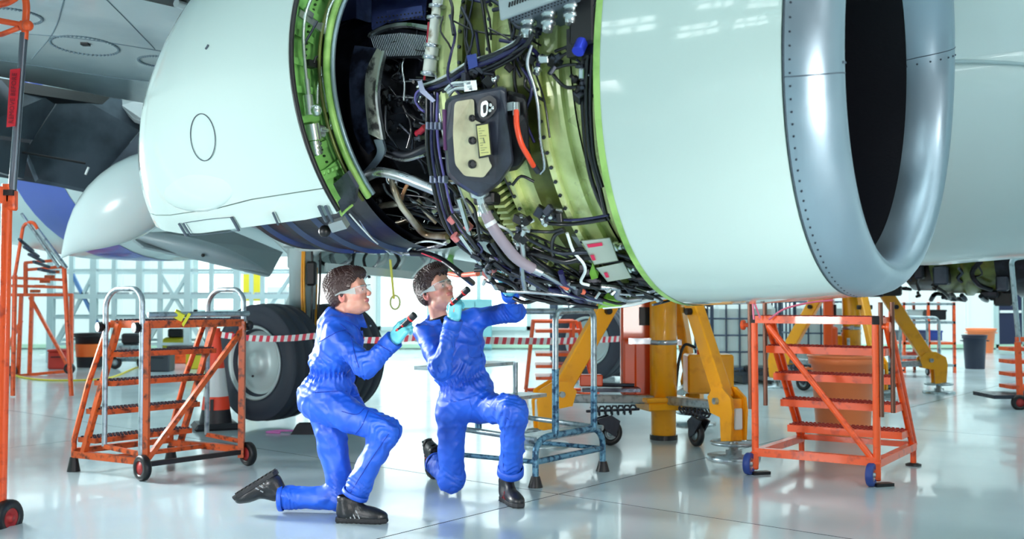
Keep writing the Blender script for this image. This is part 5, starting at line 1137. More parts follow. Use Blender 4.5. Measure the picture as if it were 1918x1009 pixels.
def glove(parent, org, wrist, B, curl=(.9, .9, .6), thumb=.5, spread=0.0, m=None, name='glove', curls=None):
    """local frame: x thumb side, y towards the fingers, z back of the hand"""
    s = .0024; fd = Field(ax_(-.075, .085, s), ax_(-.06, .20, s), ax_(-.11, .05, s))
    fd.cap((0, -.05, 0), (0, .0, 0), .031, .029, .02); fd.rbox((0, .048, 0), (.041, .046, .0155), .014, None, .022); fd.ell((.024, .03, -.012), (.018, .032, .014), None, .012)
    for k, (bx, L_, r) in enumerate(((.031, .076, .0098), (.0105, .084, .0102), (-.0105, .079, .0098), (-.031, .062, .0088))):
        c3 = curls[k] if curls else curl; p = np.array((bx*.95, .086-.006*(k == 3)-.002*(k == 0), 0.)); ang = .08; yaw = spread*bx*8
        for j, fr_ in enumerate((.44, .31, .25)):
            ang += c3[j]; d = np.array((sin(yaw), cos(ang)*cos(yaw), -sin(ang))); q_ = p+d*L_*fr_; fd.cap(p, q_, r*(1-.07*j), r*(1-.07*(j+1)), .005 if j else .009); p = q_
    p = np.array((.030, .018, -.008)); d = np.array((.62, .62, -.42-.3*thumb))
    for j, (l, r) in enumerate(((.040, .0135), (.032, .0118), (.026, .0105))):
        d = d/np.linalg.norm(d); q_ = p+d*l; fd.cap(p, q_, r, r*.9, .010); p = q_; d = d+np.array((-.45*thumb-.1, .12, -.25*thumb))
    return sdf_obj(name, fd, m or GLOVE, parent, org, 1, (B, np.array(wrist)))
def shoe(parent, org, heel, B, accent):
    """x side, y toe direction, z up from the sole; heel = point under the heel"""
    s = .0034; fd = Field(ax_(-.07, .07, s), ax_(-.10, .25, s), ax_(-.02, .17, s))
    fd.ell((0, .150, .034), (.046, .068, .036), None, .03); fd.ell((.002, .08, .046), (.041, .09, .046), None, .03); fd.ell((0, -.012, .052), (.037, .052, .052), None, .03); fd.cap((0, -.004, .06), (0, -.016, .118), .044, .047, .03)
    fd.cap((0, .06, .085), (0, .02, .12), .026, .03, .02); fd.cap((0, -.012, .15), (0, -.02, .115), .034, .038, .01, True); fd.plane((0, 0, .012), (0, 0, -1))
    sh = sdf_obj('shoe', fd, SHOEM, parent, org, 2, (B, np.array(heel)))
    T = lambda p: V(*(np.array(heel)+B@np.array(p)))-V(*org)
    out = [(.020, .218), (.040, .190), (.050, .150), (.047, .10), (.038, .05), (.040, .0), (.036, -.045), (.018, -.066), (-.018, -.066), (-.036, -.045), (-.040, 0), (-.038, .05), (-.046, .10), (-.048, .15), (-.038, .19), (-.020, .218)]
    part('sole', SOLE, sh, lambda b: b.rings([[T((x*k, y*(1 if k == 1 else .985), z)) for x, y in out] for z, k in ((0, .93), (.008, 1.0), (.022, 1.02), (.026, .97))], smooth=False))
    for k in range(10): part('sole_lug', SOLE, sh, lambda b: b.box(T((0, -.05+k*.026, -.003)), (.07, .012, .010), Matrix([list(r) for r in B])))
    for k in range(5): part('lace', BLK, sh, lambda b: b.tube(smooth_path([T(p) for p in ((-.030, .045+k*.02, .086-k*.007), (-.012, .052+k*.02, .102-k*.010), (.012, .046+k*.02, .102-k*.010), (.030, .052+k*.02, .086-k*.007))], 3), .0026, 5))
    for s_ in (-1, 1):
        for k in range(4): part('side_stripe', accent, sh, lambda b: b.beam(T((s_*(.043-.001*k), .075-.024*k, .026)), T((s_*.038, .052-.024*k, .070)), .003, .006))
    return sh
def person(name, label, J, hairstyle, accent, seed):
    """J: joints in world coordinates"""
    org = np.array((J['org'][0], J['org'][1], 0.0)); g = {k: np.array(v, float) for k, v in J.items() if k not in ('fwd', 'hf', 'hu', 'org', 'opt')}
    TB = basis(J['fwd'], V(*(g['neck']-g['pelvis']))); HB = basis(J['hf'], J['hu']); hc = g['head']
    allp = np.array([v for v in g.values() if v.shape == (3,)]); lo = allp.min(0)-.17; hi = allp.max(0)+.17; lo[2] = -.01
    # --- skin: one continuous body
    def axis(i, coarse=.016, fine=.0027):
        a, b = hc[i]-.135, hc[i]+.135; return np.concatenate([ax_(lo[i], a-.001, coarse), ax_(a, b, fine), ax_(b, hi[i], coarse)])
    fd = Field(axis(0), axis(1), axis(2)); sh = .76
    fd.ell(g['chest'], (.16, .095, .19), TB, .05); fd.ell(g['waist'], (.13, .085, .15), TB, .05); fd.ell(g['pelvis'], (.14, .095, .12), TB, .05)
    for s in 'RL':
        fd.cap(g['sh'+s]*.35+g['neck']*.65, g['sh'+s], .03, .035, .04); fd.cap(g['sh'+s], g['el'+s], .038, .032, .03); fd.cap(g['el'+s], g['wr'+s], .032, .024, .02); fd.cap(g['wr'+s], g['wr'+s]+(g['ha'+s]-g['wr'+s])*.6, .018, .016, .01)
        fd.cap(g['hip'+s], g['kn'+s], .06, .045, .03); fd.cap(g['kn'+s], g['an'+s], .042, .032, .02)
    fd.cap(g['neck']+TB@np.array((0, -.01, -.03)), hc+HB@np.array((0, -.024, -.045)), .056, .052, .025)
    head_prims(fd, hc, HB); p = sdf_obj(name, fd, SKIN, None, org, 1, None, head_col(hc, HB)); p.location = tuple(org); tag(p, label, 'person')
    hair(p, org, hc, HB, hairstyle); face_bits(p, org, hc, HB)
    # --- coverall
    st_ = .0068; fd = Field(ax_(lo[0], hi[0], st_), ax_(lo[1], hi[1], st_), ax_(0, min(hi[2], g['neck'][2]+.12), st_))
    nk = g['neck']; up = TB[:, 2]
    fd.ell(g['chest']+up*.02, (.198, .132, .20), TB, .05); fd.ell(g['waist'], (.172, .128, .15), TB, .06); fd.ell(g['pelvis'], (.180, .145, .135), TB, .05)
    for s in 'RL':
        fd.cap(nk*.5+g['sh'+s]*.5-up*.025, g['sh'+s]-up*.01, .055, .066, .05); fd.cap(g['sh'+s], g['el'+s], .068, .058, .035); fd.cap(g['el'+s], g['wr'+s], .057, .046, .03)
        fd.cap(g['hip'+s], g['kn'+s], .100, .076, .045); fd.cap(g['kn'+s], g['an'+s], .074, .066, .035)
    fd.cap(nk-up*.02, nk+up*.025, .078, .072, .03)
    # cuffs, hems and neckline end cleanly
    for s in 'RL':
        for a, b_, r in (('el', 'wr', .11), ('kn', 'an', .14)):
            q0, q1 = g[a+s], g[b_+s]; d = (q1-q0)/np.linalg.norm(q1-q0); fd.plane(q1, d, q1+d*.02-r*.8, q1+d*.02+r*.8)
    m = np.abs(fd.F) < .045; ii = np.argwhere(m); P = np.stack([fd.xs[ii[:, 0]], fd.ys[ii[:, 1]], fd.zs[ii[:, 2]]], 1)
    amp = np.full(len(P), .009, np.float32); add = np.zeros(len(P), np.float32)
    for s in 'RL':
        for a, jn, b_, am in (('sh', 'el', 'wr', .010), ('hip', 'kn', 'an', .010)):
            j = g[jn+s]; t = (g[a+s]-g[b_+s]); t /= np.linalg.norm(t); r = P-j; w_ = np.exp(-(r*r).sum(1)/.012); add += am*w_*np.abs(np.sin((r@t)*85+3*np.sin(r@np.array((31, 17, 23.)))))
        for a, b_ in (('el', 'wr'), ('kn', 'an')):
            j = g[b_+s]; t = g[a+s]-g[b_+s]; L_ = np.linalg.norm(t); t /= L_; r = P-j; h = r@t; rad = np.linalg.norm(r-h[:, None]*t, axis=1); w_ = np.clip(1-np.abs(h-.07)/.08, 0, 1)*(rad < .12); add += .007*w_*np.abs(np.sin(h*95+2.5*np.sin(r@np.array((29., 37, 19)))))
    r = P-g['waist']; h = r@up; th_ = np.arctan2(r@TB[:, 0], r@TB[:, 1]); w_ = np.exp(-(h/.035)**2)*(np.linalg.norm(r, axis=1) < .24); add += w_*(-.016+.006*np.sin(th_*34)); add += .007*np.exp(-((h-.07)/.04)**2)*(np.linalg.norm(r, axis=1) < .25)*np.abs(np.sin(h*60+4*np.sin(th_*2)))
    r = P-g['pelvis']; add += .010*np.exp(-(r*r).sum(1)/.025)*np.abs(np.sin(P@np.array((22., 30, 52))+2*np.sin(P@np.array((31., 7, 11)))))
    fd.F[tuple(ii.T)] -= amp*(ridged(P, seed, 16)*2.1+ridged(P, seed+5, 33)*1.2)+add*1.6-.011
    fd.plane(nk+up*.032+TB[:, 1]*.02, up+TB[:, 1]*.35, nk-.12, nk+.16); fd.cap(nk+TB[:, 1]*.010-up*.01, nk+up*.2+TB[:, 1]*.05, .050, .085, .01, True); fd.cap(nk+TB[:, 1]*.075-up*.045, nk+TB[:, 1]*.10+up*.10, .022, .060, .01, True)
    fd.F[:, :, 0] = np.maximum(fd.F[:, :, 0], .002)
    cov = sdf_obj('coverall', fd, COV, p, org, 1)
    T = lambda q_, o=nk: V(*(o+TB@np.array(q_)))-V(*org)
    # shirt, collar, fly, cuffs
    part('shirt', SHIRT, p, lambda b: b.lathe(T((0, .004, -.06)), V(*up), [(0, .094), (.05, .080), (.088, .062), (.096, .058)], 28))
    for s_ in (-1, 1):
        prof = []
        for k in range(9):
            a = R(8+20*k); r0, r1 = .075, .100; z0, z1 = .040-.018*max(0, cos(a)), -.004-.044*max(0, cos(a))
            prof.append([T((s_*sin(a)*r0, cos(a)*r0+.004, z0)), T((s_*sin(a)*r1*.97, cos(a)*r1+.008, z1)), T((s_*sin(a)*(r1+.006)*.97, cos(a)*(r1+.006)+.008, z1-.002)), T((s_*sin(a)*(r0+.007), cos(a)*(r0+.007)+.004, z0+.004))])
        part('collar', COV, cov, lambda b: b.rings(prof, smooth=True))
    for nm, s in (('wr', 'R'), ('wr', 'L')):
        q1, q0 = V(*(g['wr'+s]-org)), V(*(g['el'+s]-org)); d = (q1-q0).normalized(); part('cuff', COV, cov, lambda b: b.lathe(q1-d*.055, d, [(0, .049), (.002, .053), (.057, .054), (.060, .051), (.058, .038), (.03, .036)], 24, cap=False))
    for s in 'RL':
        q1, q0 = V(*(g['an'+s]-org)), V(*(g['kn'+s]-org)); d = (q1-q0).normalized()
        up_ = J['opt'].get('cuff'+s); part('trouser_hem', COV, cov, lambda b: b.lathe(q1-d*(.045 if up_ else .022), d, [(0, .070), (.003, .078 if up_ else .0745), (.045 if up_ else .022, .080 if up_ else .075), (.048 if up_ else .026, .074 if up_ else .071), (.03 if up_ else .01, .05)], 28, cap=False))
    return p, cov, org, g, TB, HB
def torch(label, a, b_, cols, r=.014):
    a, b_ = V(*a), V(*b_); t = thing('torch', label, 'torch', tuple(a)); d = b_-a; L_ = d.length; d.normalize()
    part('body', BLK, t, lambda b: b.lathe((0, 0, 0), d, [(0, r*.8), (.004, r), (L_*.62, r), (L_*.66, r*1.15), (L_*.7, r*1.3), (L_, r*1.35)], 20)); part('band', cols, t, lambda b: b.lathe(d*L_*.74, d, [(0, r*1.34), (.006, r*1.4), (.010, r*1.34)], 20)); part('switch', cols, t, lambda b: b.sphere(d*L_*.35+V(0, -1, 0)*r, .006, 8)); part('end_band', cols, t, lambda b: b.lathe(d*L_*.08, d, [(0, r), (.003, r*1.08), (.010, r*1.08), (.013, r)], 20))
    return t
REDP = mat('torch_red', hexc(226, 40, 40), .4)
# left man
JL = dict(org=(W(620, 900, 5.65).x, 5.65), fwd=(.97, .10, .0), hf=(.955, -.16, .22), hu=(-.16, 0, 1), pelvis=W(606, 742, 5.68), waist=W(618, 694, 5.67), chest=W(636, 640, 5.66), neck=W(650, 597, 5.65), head=W(652, 550, 5.63),
    shR=W(630, 634, 5.49), elR=W(687, 684, 5.42), wrR=W(738, 636, 5.35), haR=W(762, 606, 5.33), shL=W(652, 632, 5.83), elL=W(640, 708, 5.98), wrL=W(668, 766, 5.86), haL=W(685, 788, 5.82),
    hipR=W(602, 755, 5.60), knR=W(722, 806, 5.47), anR=W(664, 928, 5.50), hipL=W(612, 762, 5.77), knL=W(640, 931, 5.73), anL=W(524, 932, 5.74), opt={})
pl, covl, ol, gl, TBl, HBl = person('person', 'kneeling man in blue coverall on the left, seen from the side, looking up right', JL, 0, mat('stripe_silver', hexc(150, 156, 160), .4), 11)
def hframe(wr, ha, dorsal, right):
    y = V(*(ha-wr)).normalized(); z = (V(*dorsal)-V(*dorsal).dot(y)*y).normalized(); x = y.cross(z)*(-1 if right else 1); return np.array([[x.x, y.x, z.x], [x.y, y.y, z.y], [x.z, y.z, z.z]])
glove(pl, ol, gl['wrR'], hframe(gl['wrR'], gl['haR'], (-.35, -1, .35), True), (.55, .95, .7), .35, curls=[(.25, .7, .5), (.6, 1.0, .8), (.75, 1.1, .8), (.8, 1.1, .8)])
glove(pl, ol, gl['wrL'], hframe(gl['wrL'], gl['haL'], (0, .3, 1), False), (.4, .4, .3), .3)
torch('black torch with red rings in the left man\'s blue glove', W(742, 622, 5.35), W(777, 589, 5.30), REDP)
GF = G(650, 974); shoe(pl, ol, (W(652, 966, 5.50).x, 5.50, .003), basis((1, -.12, 0)), mat('stripe_silver', (0, 0, 0)))
h_ = W(505, 902, 5.74); t_ = W(424, 952, 5.72); shoe(pl, ol, tuple(h_+V(-.02, 0, .035)), basis(t_-h_, (.55, 0, -1)), mat('stripe_silver', (0, 0, 0)))
# right man
JR = dict(org=(W(880, 900, 6.1).x, 6.1), fwd=(.30, -.95, .0), hf=(.72, -.58, .40), hu=(-.30, .10, 1), pelvis=W(874, 745, 6.15), waist=W(868, 708, 6.13), chest=W(851, 650, 6.12), neck=W(824, 603, 6.12), head=W(816, 546, 6.08),
    shR=W(797, 622, 6.04), elR=W(825, 690, 5.82), wrR=W(850, 598, 5.76), haR=W(855, 558, 5.76), shL=W(892, 596, 6.13), elL=W(962, 583, 5.98), wrL=W(955, 545, 5.78), haL=W(945, 520, 5.7),
    hipR=W(846, 768, 6.13), knR=W(846, 898, 6.24), anR=W(817, 868, 6.62), hipL=W(900, 762, 6.12), knL=W(962, 768, 5.78), anL=W(956, 886, 6.0), opt={'cuffL': 1})
pr, covr, orr, gr, TBr, HBr = person('person', 'kneeling man in blue coverall facing us, holding a torch to his chin', JR, 1, mat('stripe_red', hexc(170, 40, 50), .4), 23)
glove(pr, orr, gr['wrR'], hframe(gr['wrR'], gr['haR'], (-.45, -1, .1), True), (1.0, 1.2, .8), .3, curls=[(.5, 1.1, .9), (.7, 1.2, .9), (.8, 1.2, .9), (.85, 1.2, .9)])
glove(pr, orr, gr['wrL'], hframe(gr['wrL'], gr['haL'], (.2, -1, 0), False), (.5, .6, .4), .5)
torch('black torch with red rings held upright at the right man\'s chin', W(844, 570, 5.76), W(877, 541, 5.69), REDP)
shoe(pr, orr, (W(950, 925, 6.05).x, 6.05, .003), basis((.38, -1, 0)), mat('stripe_red', (0, 0, 0)))
h_ = W(802, 838, 6.78); shoe(pr, orr, tuple(h_), basis((.12, .30, -.95), (.55, -1.0, -.3)), mat('stripe_red', (0, 0, 0)))
# white press stud at the collar, breast pocket flaps
for pp_, gg, TT, oo in ((covr, gr, TBr, orr), (covl, gl, TBl, ol)):
    T = lambda q_: V(*(gg['neck']+TT@np.array(q_)))-V(*oo)
    part('press_stud', WHITEM, pp_, lambda b: b.sphere(T((-.045, .128, -.045)), .006, 8))

def on_cloth(cov, org, x, y, lift=.0015):
    o = V(0, 0, EYE)-V(*org); d = ray(x, y).normalized(); ok, loc, nrm, _ = cov.ray_cast(o, d); return (loc+nrm*lift) if ok else None
bpy.context.view_layer.update()
def seam(cov, org, pts, r=.0022, name='seam', m=COVS, k=5):
    P = smooth_path([V(x, y, 0) for x, y in pts], k); q_ = [on_cloth(cov, org, p.x, p.y) for p in P]; q_ = [p for p in q_ if p is not None]
    run_ = [q_[0]] if q_ else []
    for p in q_[1:]:
        if (p-run_[-1]).length < .08: run_.append(p)
    if len(run_) > 2: part(name, m, cov, lambda b: b.tube(run_, r, 5))
for pts in ([(637, 606), (655, 626), (664, 660), (672, 688)], [(598, 640), (612, 632), (632, 622), (648, 618)], [(646, 600), (668, 612), (678, 628), (690, 656)], [(590, 735), (640, 732), (690, 738)], [(654, 735), (640, 760), (612, 778)], [(683, 764), (728, 790), (748, 806), (736, 850)], [(690, 768), (676, 800), (648, 830)], [(728, 812), (690, 868), (655, 925)], [(700, 640), (722, 652), (742, 664)], [(640, 770), (668, 776), (683, 764)]): seam(covl, ol, pts)
for pts in ([(846, 640), (852, 668), (861, 690), (868, 728)], [(850, 640), (856, 668), (865, 690), (872, 728)], [(812, 745), (850, 752), (896, 738), (926, 722)], [(866, 608), (885, 618), (898, 640), (904, 676)], [(876, 640), (902, 634)], [(876, 640), (880, 668), (904, 664), (902, 634)], [(812, 775), (818, 820), (822, 880)], [(946, 790), (944, 830), (942, 876)], [(878, 745), (884, 768), (880, 790)], [(900, 745), (930, 770), (960, 790)], [(915, 585), (921, 598), (925, 606)]): seam(covr, orr, pts)
# ============================================================ BACKGROUND EQUIPMENT
PALE = mat('pale_scaffold', hexc(186, 210, 214), .4, .2); PALEB = mat('blue_scaffold', hexc(96, 140, 196), .4, .2); DGREY = mat('dark_grey', hexc(60, 68, 78), .5); YELB = mat('bright_yellow', hexc(232, 214, 50), .45)
# traffic cone
c0 = G(404, 802); cone = thing('traffic_cone', 'orange and white traffic cone beside the landing-gear tyre', 'cone', (c0.x, c0.y, 0))
CON = mat('cone_orange_red', hexc(236, 66, 34), .45); CWH = mat('cone_reflective', hexc(206, 214, 216), .35)
part('base', BLK, cone, lambda b: b.box((0, 0, .03), (.42, .42, .06), (0, 0, .4), bev=.02, taper=.92)); part('skirt', BLK, cone, lambda b: b.lathe((0, 0, 0), (0, 0, 1), [(.055, .15), (.18, .128)], 28))
for (z0, z1, m) in ((.18, .30, CON), (.30, .56, CWH), (.56, .70, CON), (.70, .86, CON)):
    part('cone_band', m, cone, lambda b: b.lathe((0, 0, 0), (0, 0, 1), [(z0, .155-.14*z0), (z1, .155-.14*z1)], 28))
part('tip_holder', CON, cone, lambda b: b.lathe((0, 0, 0), (0, 0, 1), [(.86, .05), (.90, .05), (.90, .035), (.93, .035)], 16).cyl((.02, 0, .86), (.16, -.02, .88), .018, 8)); part('print', BLK, cone, lambda b: b.box((.0, -.128, .22), (.03, .01, .12)))
# barrier tape
TAPEW = mat('tape_white', hexc(240, 240, 240), .4); TAPER = mat('tape_red', hexc(226, 40, 70), .4)
tp_ = thing('barrier_tape', 'red and white striped barrier tape stretched from the cone past the tyres', 'tape', (c0.x, c0.y, 0)); t0 = V(c0.x, c0.y, 0)
def tapeseg(name, a, b_, n, w_=.055, sag=.03):
    A, Bq = a-t0, b_-t0
    for k in range(n):
        u0, u1 = k/n, (k+1)/n; f = lambda u: A.lerp(Bq, u)-V(0, 0, sag*4*u*(1-u))
        p, q_ = f(u0), f(u1); sk = (q_-p)*.35; part('tape_stripe', TAPER if k % 2 else TAPEW, tp_, lambda b: b.prism([p-V(0, 0, w_/2)-sk, q_-V(0, 0, w_/2)-sk, q_+V(0, 0, w_/2)+sk*0, p+V(0, 0, w_/2)], (0, .002, 0)))
tapeseg('tape', W(416, 627, c0.y-.05), W(588, 629, 9.0), 26); tapeseg('tape', W(588, 629, 9.0), W(780, 632, 8.8), 28); tapeseg('tape', W(780, 632, 8.8), W(1165, 634, 12.5), 56, .07)
# wheel chock and rag
ck = G(572, 812); chock = thing('wheel_chock', 'black rubber chock on the floor in front of the tyre', 'chock', (ck.x, ck.y, 0)); part('block', BLK, chock, lambda b: b.prism([(-.12, -.06, 0), (.12, -.06, 0), (.07, -.03, .09), (-.07, -.03, .09)], (0, .12, 0))); part('rope_loop', mat('rope_pink', hexc(214, 120, 190), .6), chock, lambda b: b.tube(smooth_path([(-.1, .05, .02), (-.25, .1, .015), (-.35, .02, .012), (-.22, -.02, .012)], 4), .010, 6))
# far orange access stairs, left
s0_ = G(75, 703); fs = thing('access_stairs', 'orange access stairs far at the left, with railings and platform', 'stairs', (s0_.x, s0_.y, 0)); u = s0_.y/F; fo = V(s0_.x, s0_.y, 0)
def fp(x, y, dy=0.0): return W(x, y, s0_.y+dy)-fo
for dy in (0, .9):
    for a, b_ in (((134, 550), (133, 690)), ((40, 550), (34, 700)), ((60, 552), (55, 702)), ((15, 545), (8, 705)), ((120, 500), (122, 552)), ((48, 492), (48, 552))): part('post', ORANGE, fs, lambda b: SQ(b, fp(*a, dy), fp(*b_, dy), .05))
    for a, b_ in (((0, 552), (136, 552)), ((20, 520), (122, 524)), ((20, 535), (122, 538)), ((18, 705), (134, 694)), ((46, 492), (98, 488)), ((52, 505), (110, 500)), ((56, 556), (130, 690)), ((40, 600), (10, 660))): part('rail', ORANGE, fs, lambda b: SQ(b, fp(*a, dy), fp(*b_, dy), .045))
for k in range(6): part('step_tread', RUSTO, fs, lambda b: b.prism([fp(56+k*9, 542-k*9), fp(76+k*9, 542-k*9), fp(76+k*9, 542-k*9, .9), fp(56+k*9, 542-k*9, .9)], (0, 0, -.05)))
part('platform', RUSTO, fs, lambda b: b.prism([fp(14, 549), fp(136, 549), fp(136, 549, .9), fp(14, 549, .9)], (0, 0, -.05))); castor_wheel(fs, fp(130, 690, -.1)*1.0+V(0, 0, .0), (0, 1, 0), .085, .06, mat('wheel_red', (0, 0, 0))); castor_wheel(fs, fp(22, 694, -.1), (0, 1, 0), .085, .06, mat('wheel_red', (0, 0, 0)))
# second tall orange frame with cream tube behind the left pole
g0_ = W(40, 640, 12.5); tf = thing('leaning_ladder', 'orange-topped ladder with pale tube leaning behind the left pole', 'ladder', (g0_.x, g0_.y, 0)); go_ = V(g0_.x, g0_.y, 0)
def lp_(x, y, Y=12.5): return W(x, y, Y)-go_
part('top_rail', ORANGE, tf, lambda b: b.tube(bend([lp_(28, 515), lp_(44, 420), lp_(62, 414), lp_(72, 432)], .12), .022, 8)); part('stile', GALV, tf, lambda b: b.tube([lp_(70, 430), lp_(124, 502)], .028, 8).tube([lp_(40, 400), lp_(110, 500)], .02, 8)); part('leg', ORANGE, tf, lambda b: b.tube([lp_(28, 515), lp_(24, 741)], .03, 8).tube([lp_(120, 500), lp_(134, 741)], .03, 8))
for k in range(5): part('rung', DSTEEL, tf, lambda b: b.tube([lp_(36+k*9, 448+k*14, 12.3), lp_(62+k*10, 470+k*10, 12.7)], .02, 6))
# black bin with orange liner band
def bin_(name, label, x, yb, wpx, hpx, m, m2=None, band=None, rnd=True):
    g_ = G(x, yb); u_ = g_.y/F; w2, h_ = wpx*u_/2, hpx*u_; t = thing(name, label, 'bin', (g_.x, g_.y, 0))
    part('tub', m, t, lambda b: b.lathe((0, 0, 0), (0, 0, 1), [(0, w2*.80), (h_*.02, w2*.82), (h_*.9, w2*.96), (h_*.9, w2*1.04), (h_, w2*1.05), (h_, w2*.95), (h_*.1, w2*.78)], 36)); part('rim', m2 or m, t, lambda b: b.tube([V(w2*1.05*cos(a), w2*1.05*sin(a), h_) for a in [2*pi*k/30 for k in range(30)]], w2*.05, 6, closed=True))
    for s_ in (-1, 1): part('handle', m, t, lambda b: b.tube([(s_*w2*1.0, -.06, h_*.84), (s_*w2*1.14, -.05, h_*.84), (s_*w2*1.14, .05, h_*.84), (s_*w2, .06, h_*.84)], .012, 6))
    if band: part('band', band, t, lambda b: b.lathe((0, 0, 0), (0, 0, 1), [(h_*.32, w2*.90), (h_*.70, w2*.965)], 36))
    return t
bin_('waste_bin', 'black bin with an orange band far behind the worn orange steps', 168, 687, 54, 62, BLK, band=mat('bin_orange', hexc(244, 120, 50), .45))
TUB = mat('tub_salmon_orange', hexc(255, 138, 80), .42); bin_('storage_tub', 'large round orange tub standing behind the bright orange steps', 1579, 813, 118, 146, TUB)
bin_('waste_bin', 'dark navy waste bin on the open floor at right', 1826, 690, 42, 62, mat('bin_navy', hexc(30, 38, 60), .45)); bin_('waste_bin', 'orange tub against the back wall beside the dark door', 1838, 660, 50, 44, TUB)
# white docking scaffold behind the left steps
d0 = W(290, 660, 20.5); dk = thing('docking_scaffold', 'tall white tubular docking scaffold with diagonal braces along the back wall at left', 'scaffold', (d0.x, d0.y, 0)); do_ = V(d0.x, d0.y, 0)
def dp(x, z, Y): w_ = W(x, 560, Y); return V(w_.x, w_.y, z)-do_
for Y in (19.3, 21.3):
    for k, x in enumerate((96, 134, 176, 214, 262, 300, 352, 396, 444, 492, 548)):
        part('post', PALE, dk, lambda b: SQ(b, dp(x, 0, Y), dp(x, 3.4, Y), .08 if k % 2 else .12))
    for z in (.35, .85, 1.25, 1.75): part('ledger', PALE, dk, lambda b: SQ(b, dp(96, z, Y), dp(548, z, Y), .05 if z != 1.25 else .09))
    for k, (x0, x1) in enumerate(((96, 176), (214, 134), (262, 352), (396, 300), (444, 548))): part('brace', PALEB if k == 1 else PALE, dk, lambda b: SQ(b, dp(x0, .1, Y), dp(x1, 1.7, Y), .06))
for k in range(6): part('deck_board', GALV, dk, lambda b: b.prism([dp(96+k*76, 1.28, 19.3), dp(166+k*76, 1.28, 19.3), dp(166+k*76, 1.28, 21.3), dp(96+k*76, 1.28, 21.3)], (0, 0, .05)))
# small ground clutter
def crate(name, label, cat, x, yb, sx, sy, sz, m, detail=None):
    g_ = G(x, yb); t = thing(name, label, cat, (g_.x, g_.y, 0)); part('body', m, t, lambda b: b.box((0, 0, sz/2), (sx, sy, sz), bev=.02)); part('lid', detail or m, t, lambda b: b.box((0, 0, sz+.015), (sx*1.04, sy*1.04, .04), bev=.01)); part('handle', BLK, t, lambda b: b.tube(bend([(-sx*.25, -sy*.5, sz*.7), (-sx*.25, -sy*.62, sz*.7), (sx*.25, -sy*.62, sz*.7), (sx*.25, -sy*.5, sz*.7)], .02), .012, 6)); return t
crate('tool_chest', 'yellow tool chest on the floor behind the worn orange steps', 'chest', 372, 690, .36, .3, .36, YELB, BLK); crate('tool_chest', 'orange tool chest seen between the treads of the worn orange steps', 'chest', 338, 680, .42, .3, .30, ORANGE, BLK)
crate('tool_chest', 'dark equipment case seen through the worn orange steps', 'case', 300, 695, .4, .3, .34, DGREY); crate('tool_chest', 'red equipment box left of the black bin', 'case', 112, 690, .3, .3, .3, mat('box_red', hexc(200, 60, 50), .5))
def compressor(x, yb, m, label):
    g_ = G(x, yb); t = thing('air_compressor', label, 'compressor', (g_.x, g_.y, 0)); part('tank', m, t, lambda b: b.lathe((-.3, 0, .28), (1, 0, 0), [(0, .001), (.03, .12), (.1, .16), (.5, .16), (.57, .12), (.6, .001)], 20)); part('motor', BLK, t, lambda b: b.box((0, 0, .52), (.3, .2, .18), bev=.03)); part('handle', m, t, lambda b: b.tube(bend([(-.25, -.12, .4), (-.25, -.12, .75), (.25, -.12, .75), (.25, -.12, .4)], .06), .018, 8))
    for s_ in (-1, 1): castor_wheel(t, V(s_*.24, -.1, .11), (0, 1, 0), .11, .05, GALV)
compressor(246, 690, GALV, 'grey air compressor behind the leftmost treads of the worn orange steps'); compressor(330, 672, YELB, 'yellow air compressor far behind the worn orange steps')
for k, (pts, lb) in enumerate((([(8, 690), (40, 706), (110, 712), (200, 708), (250, 690), (270, 684)], 'yellow air hose lying across the floor behind the worn steps'),)):
    pts = [G(*p, .012) for p in pts]; o_ = pts[0]; h_ = thing('air_hose', lb, 'hose', (o_.x, o_.y, 0)); part('hose', YELB, h_, lambda b: b.tube(smooth_path([p-V(o_.x, o_.y, 0) for p in pts], 6), .014, 6)); part('coupling', STEEL, h_, lambda b: b.cyl(V(0, 0, .015), V(-.1, 0, .015), .018, 8))
# intermediate bulk containers
IBW = mat('ibc_plastic', hexc(206, 222, 222), .35, coat=.2)
def ibc(x, yb, label):
    g_ = G(x, yb); t = thing('bulk_container', label, 'container', (g_.x, g_.y, 0), (0, 0, .06)); part('plastic_tank', IBW, t, lambda b: b.box((0, 0, .66), (.92, .92, .96), bev=.08)); part('cap', BLK, t, lambda b: b.cyl((0, 0, 1.12), (0, 0, 1.18), .12, 16)); part('pallet', DGREY, t, lambda b: b.box((0, 0, .15), (1.0, 1.0, .05)).box((-.42, 0, .07), (.12, 1, .12)).box((0, 0, .07), (.12, 1, .12)).box((.42, 0, .07), (.12, 1, .12)))
    for k in range(6):
        v = -.48+k*.192
        for s_ in (-1, 1): part('cage_bar', mat('cage_steel', hexc(70, 84, 104), .4, .6), t, lambda b: b.tube([(v, s_*.5, .18), (v, s_*.5, 1.16)], .013, 6)); part('cage_bar', mat('cage_steel', (0, 0, 0)), t, lambda b: b.tube([(s_*.5, v, .18), (s_*.5, v, 1.16)], .013, 6))
    for k in range(5): part('cage_hoop', mat('cage_steel', (0, 0, 0)), t, lambda b: b.tube([(-.5, -.5, .22+k*.235), (.5, -.5, .22+k*.235), (.5, .5, .22+k*.235), (-.5, .5, .22+k*.235)], .014, 6, closed=True))
    part('valve', BLK, t, lambda b: b.cyl((0, -.5, .22), (0, -.62, .22), .05, 12)); return t
ib = ibc(1380, 714, 'white caged bulk container right of the large yellow jack')
for x, yb, l in ((1530, 706, 'white caged bulk container hidden partly by the orange tub'), (1456, 686, 'white caged bulk container between its two neighbours, set farther back')):
    g_ = G(x, yb); copy_tree(ib, l, (g_.x, g_.y, 0), .03)
i2 = ibc(1090, 690, 'white caged bulk container far behind the blue steps, under the engine')
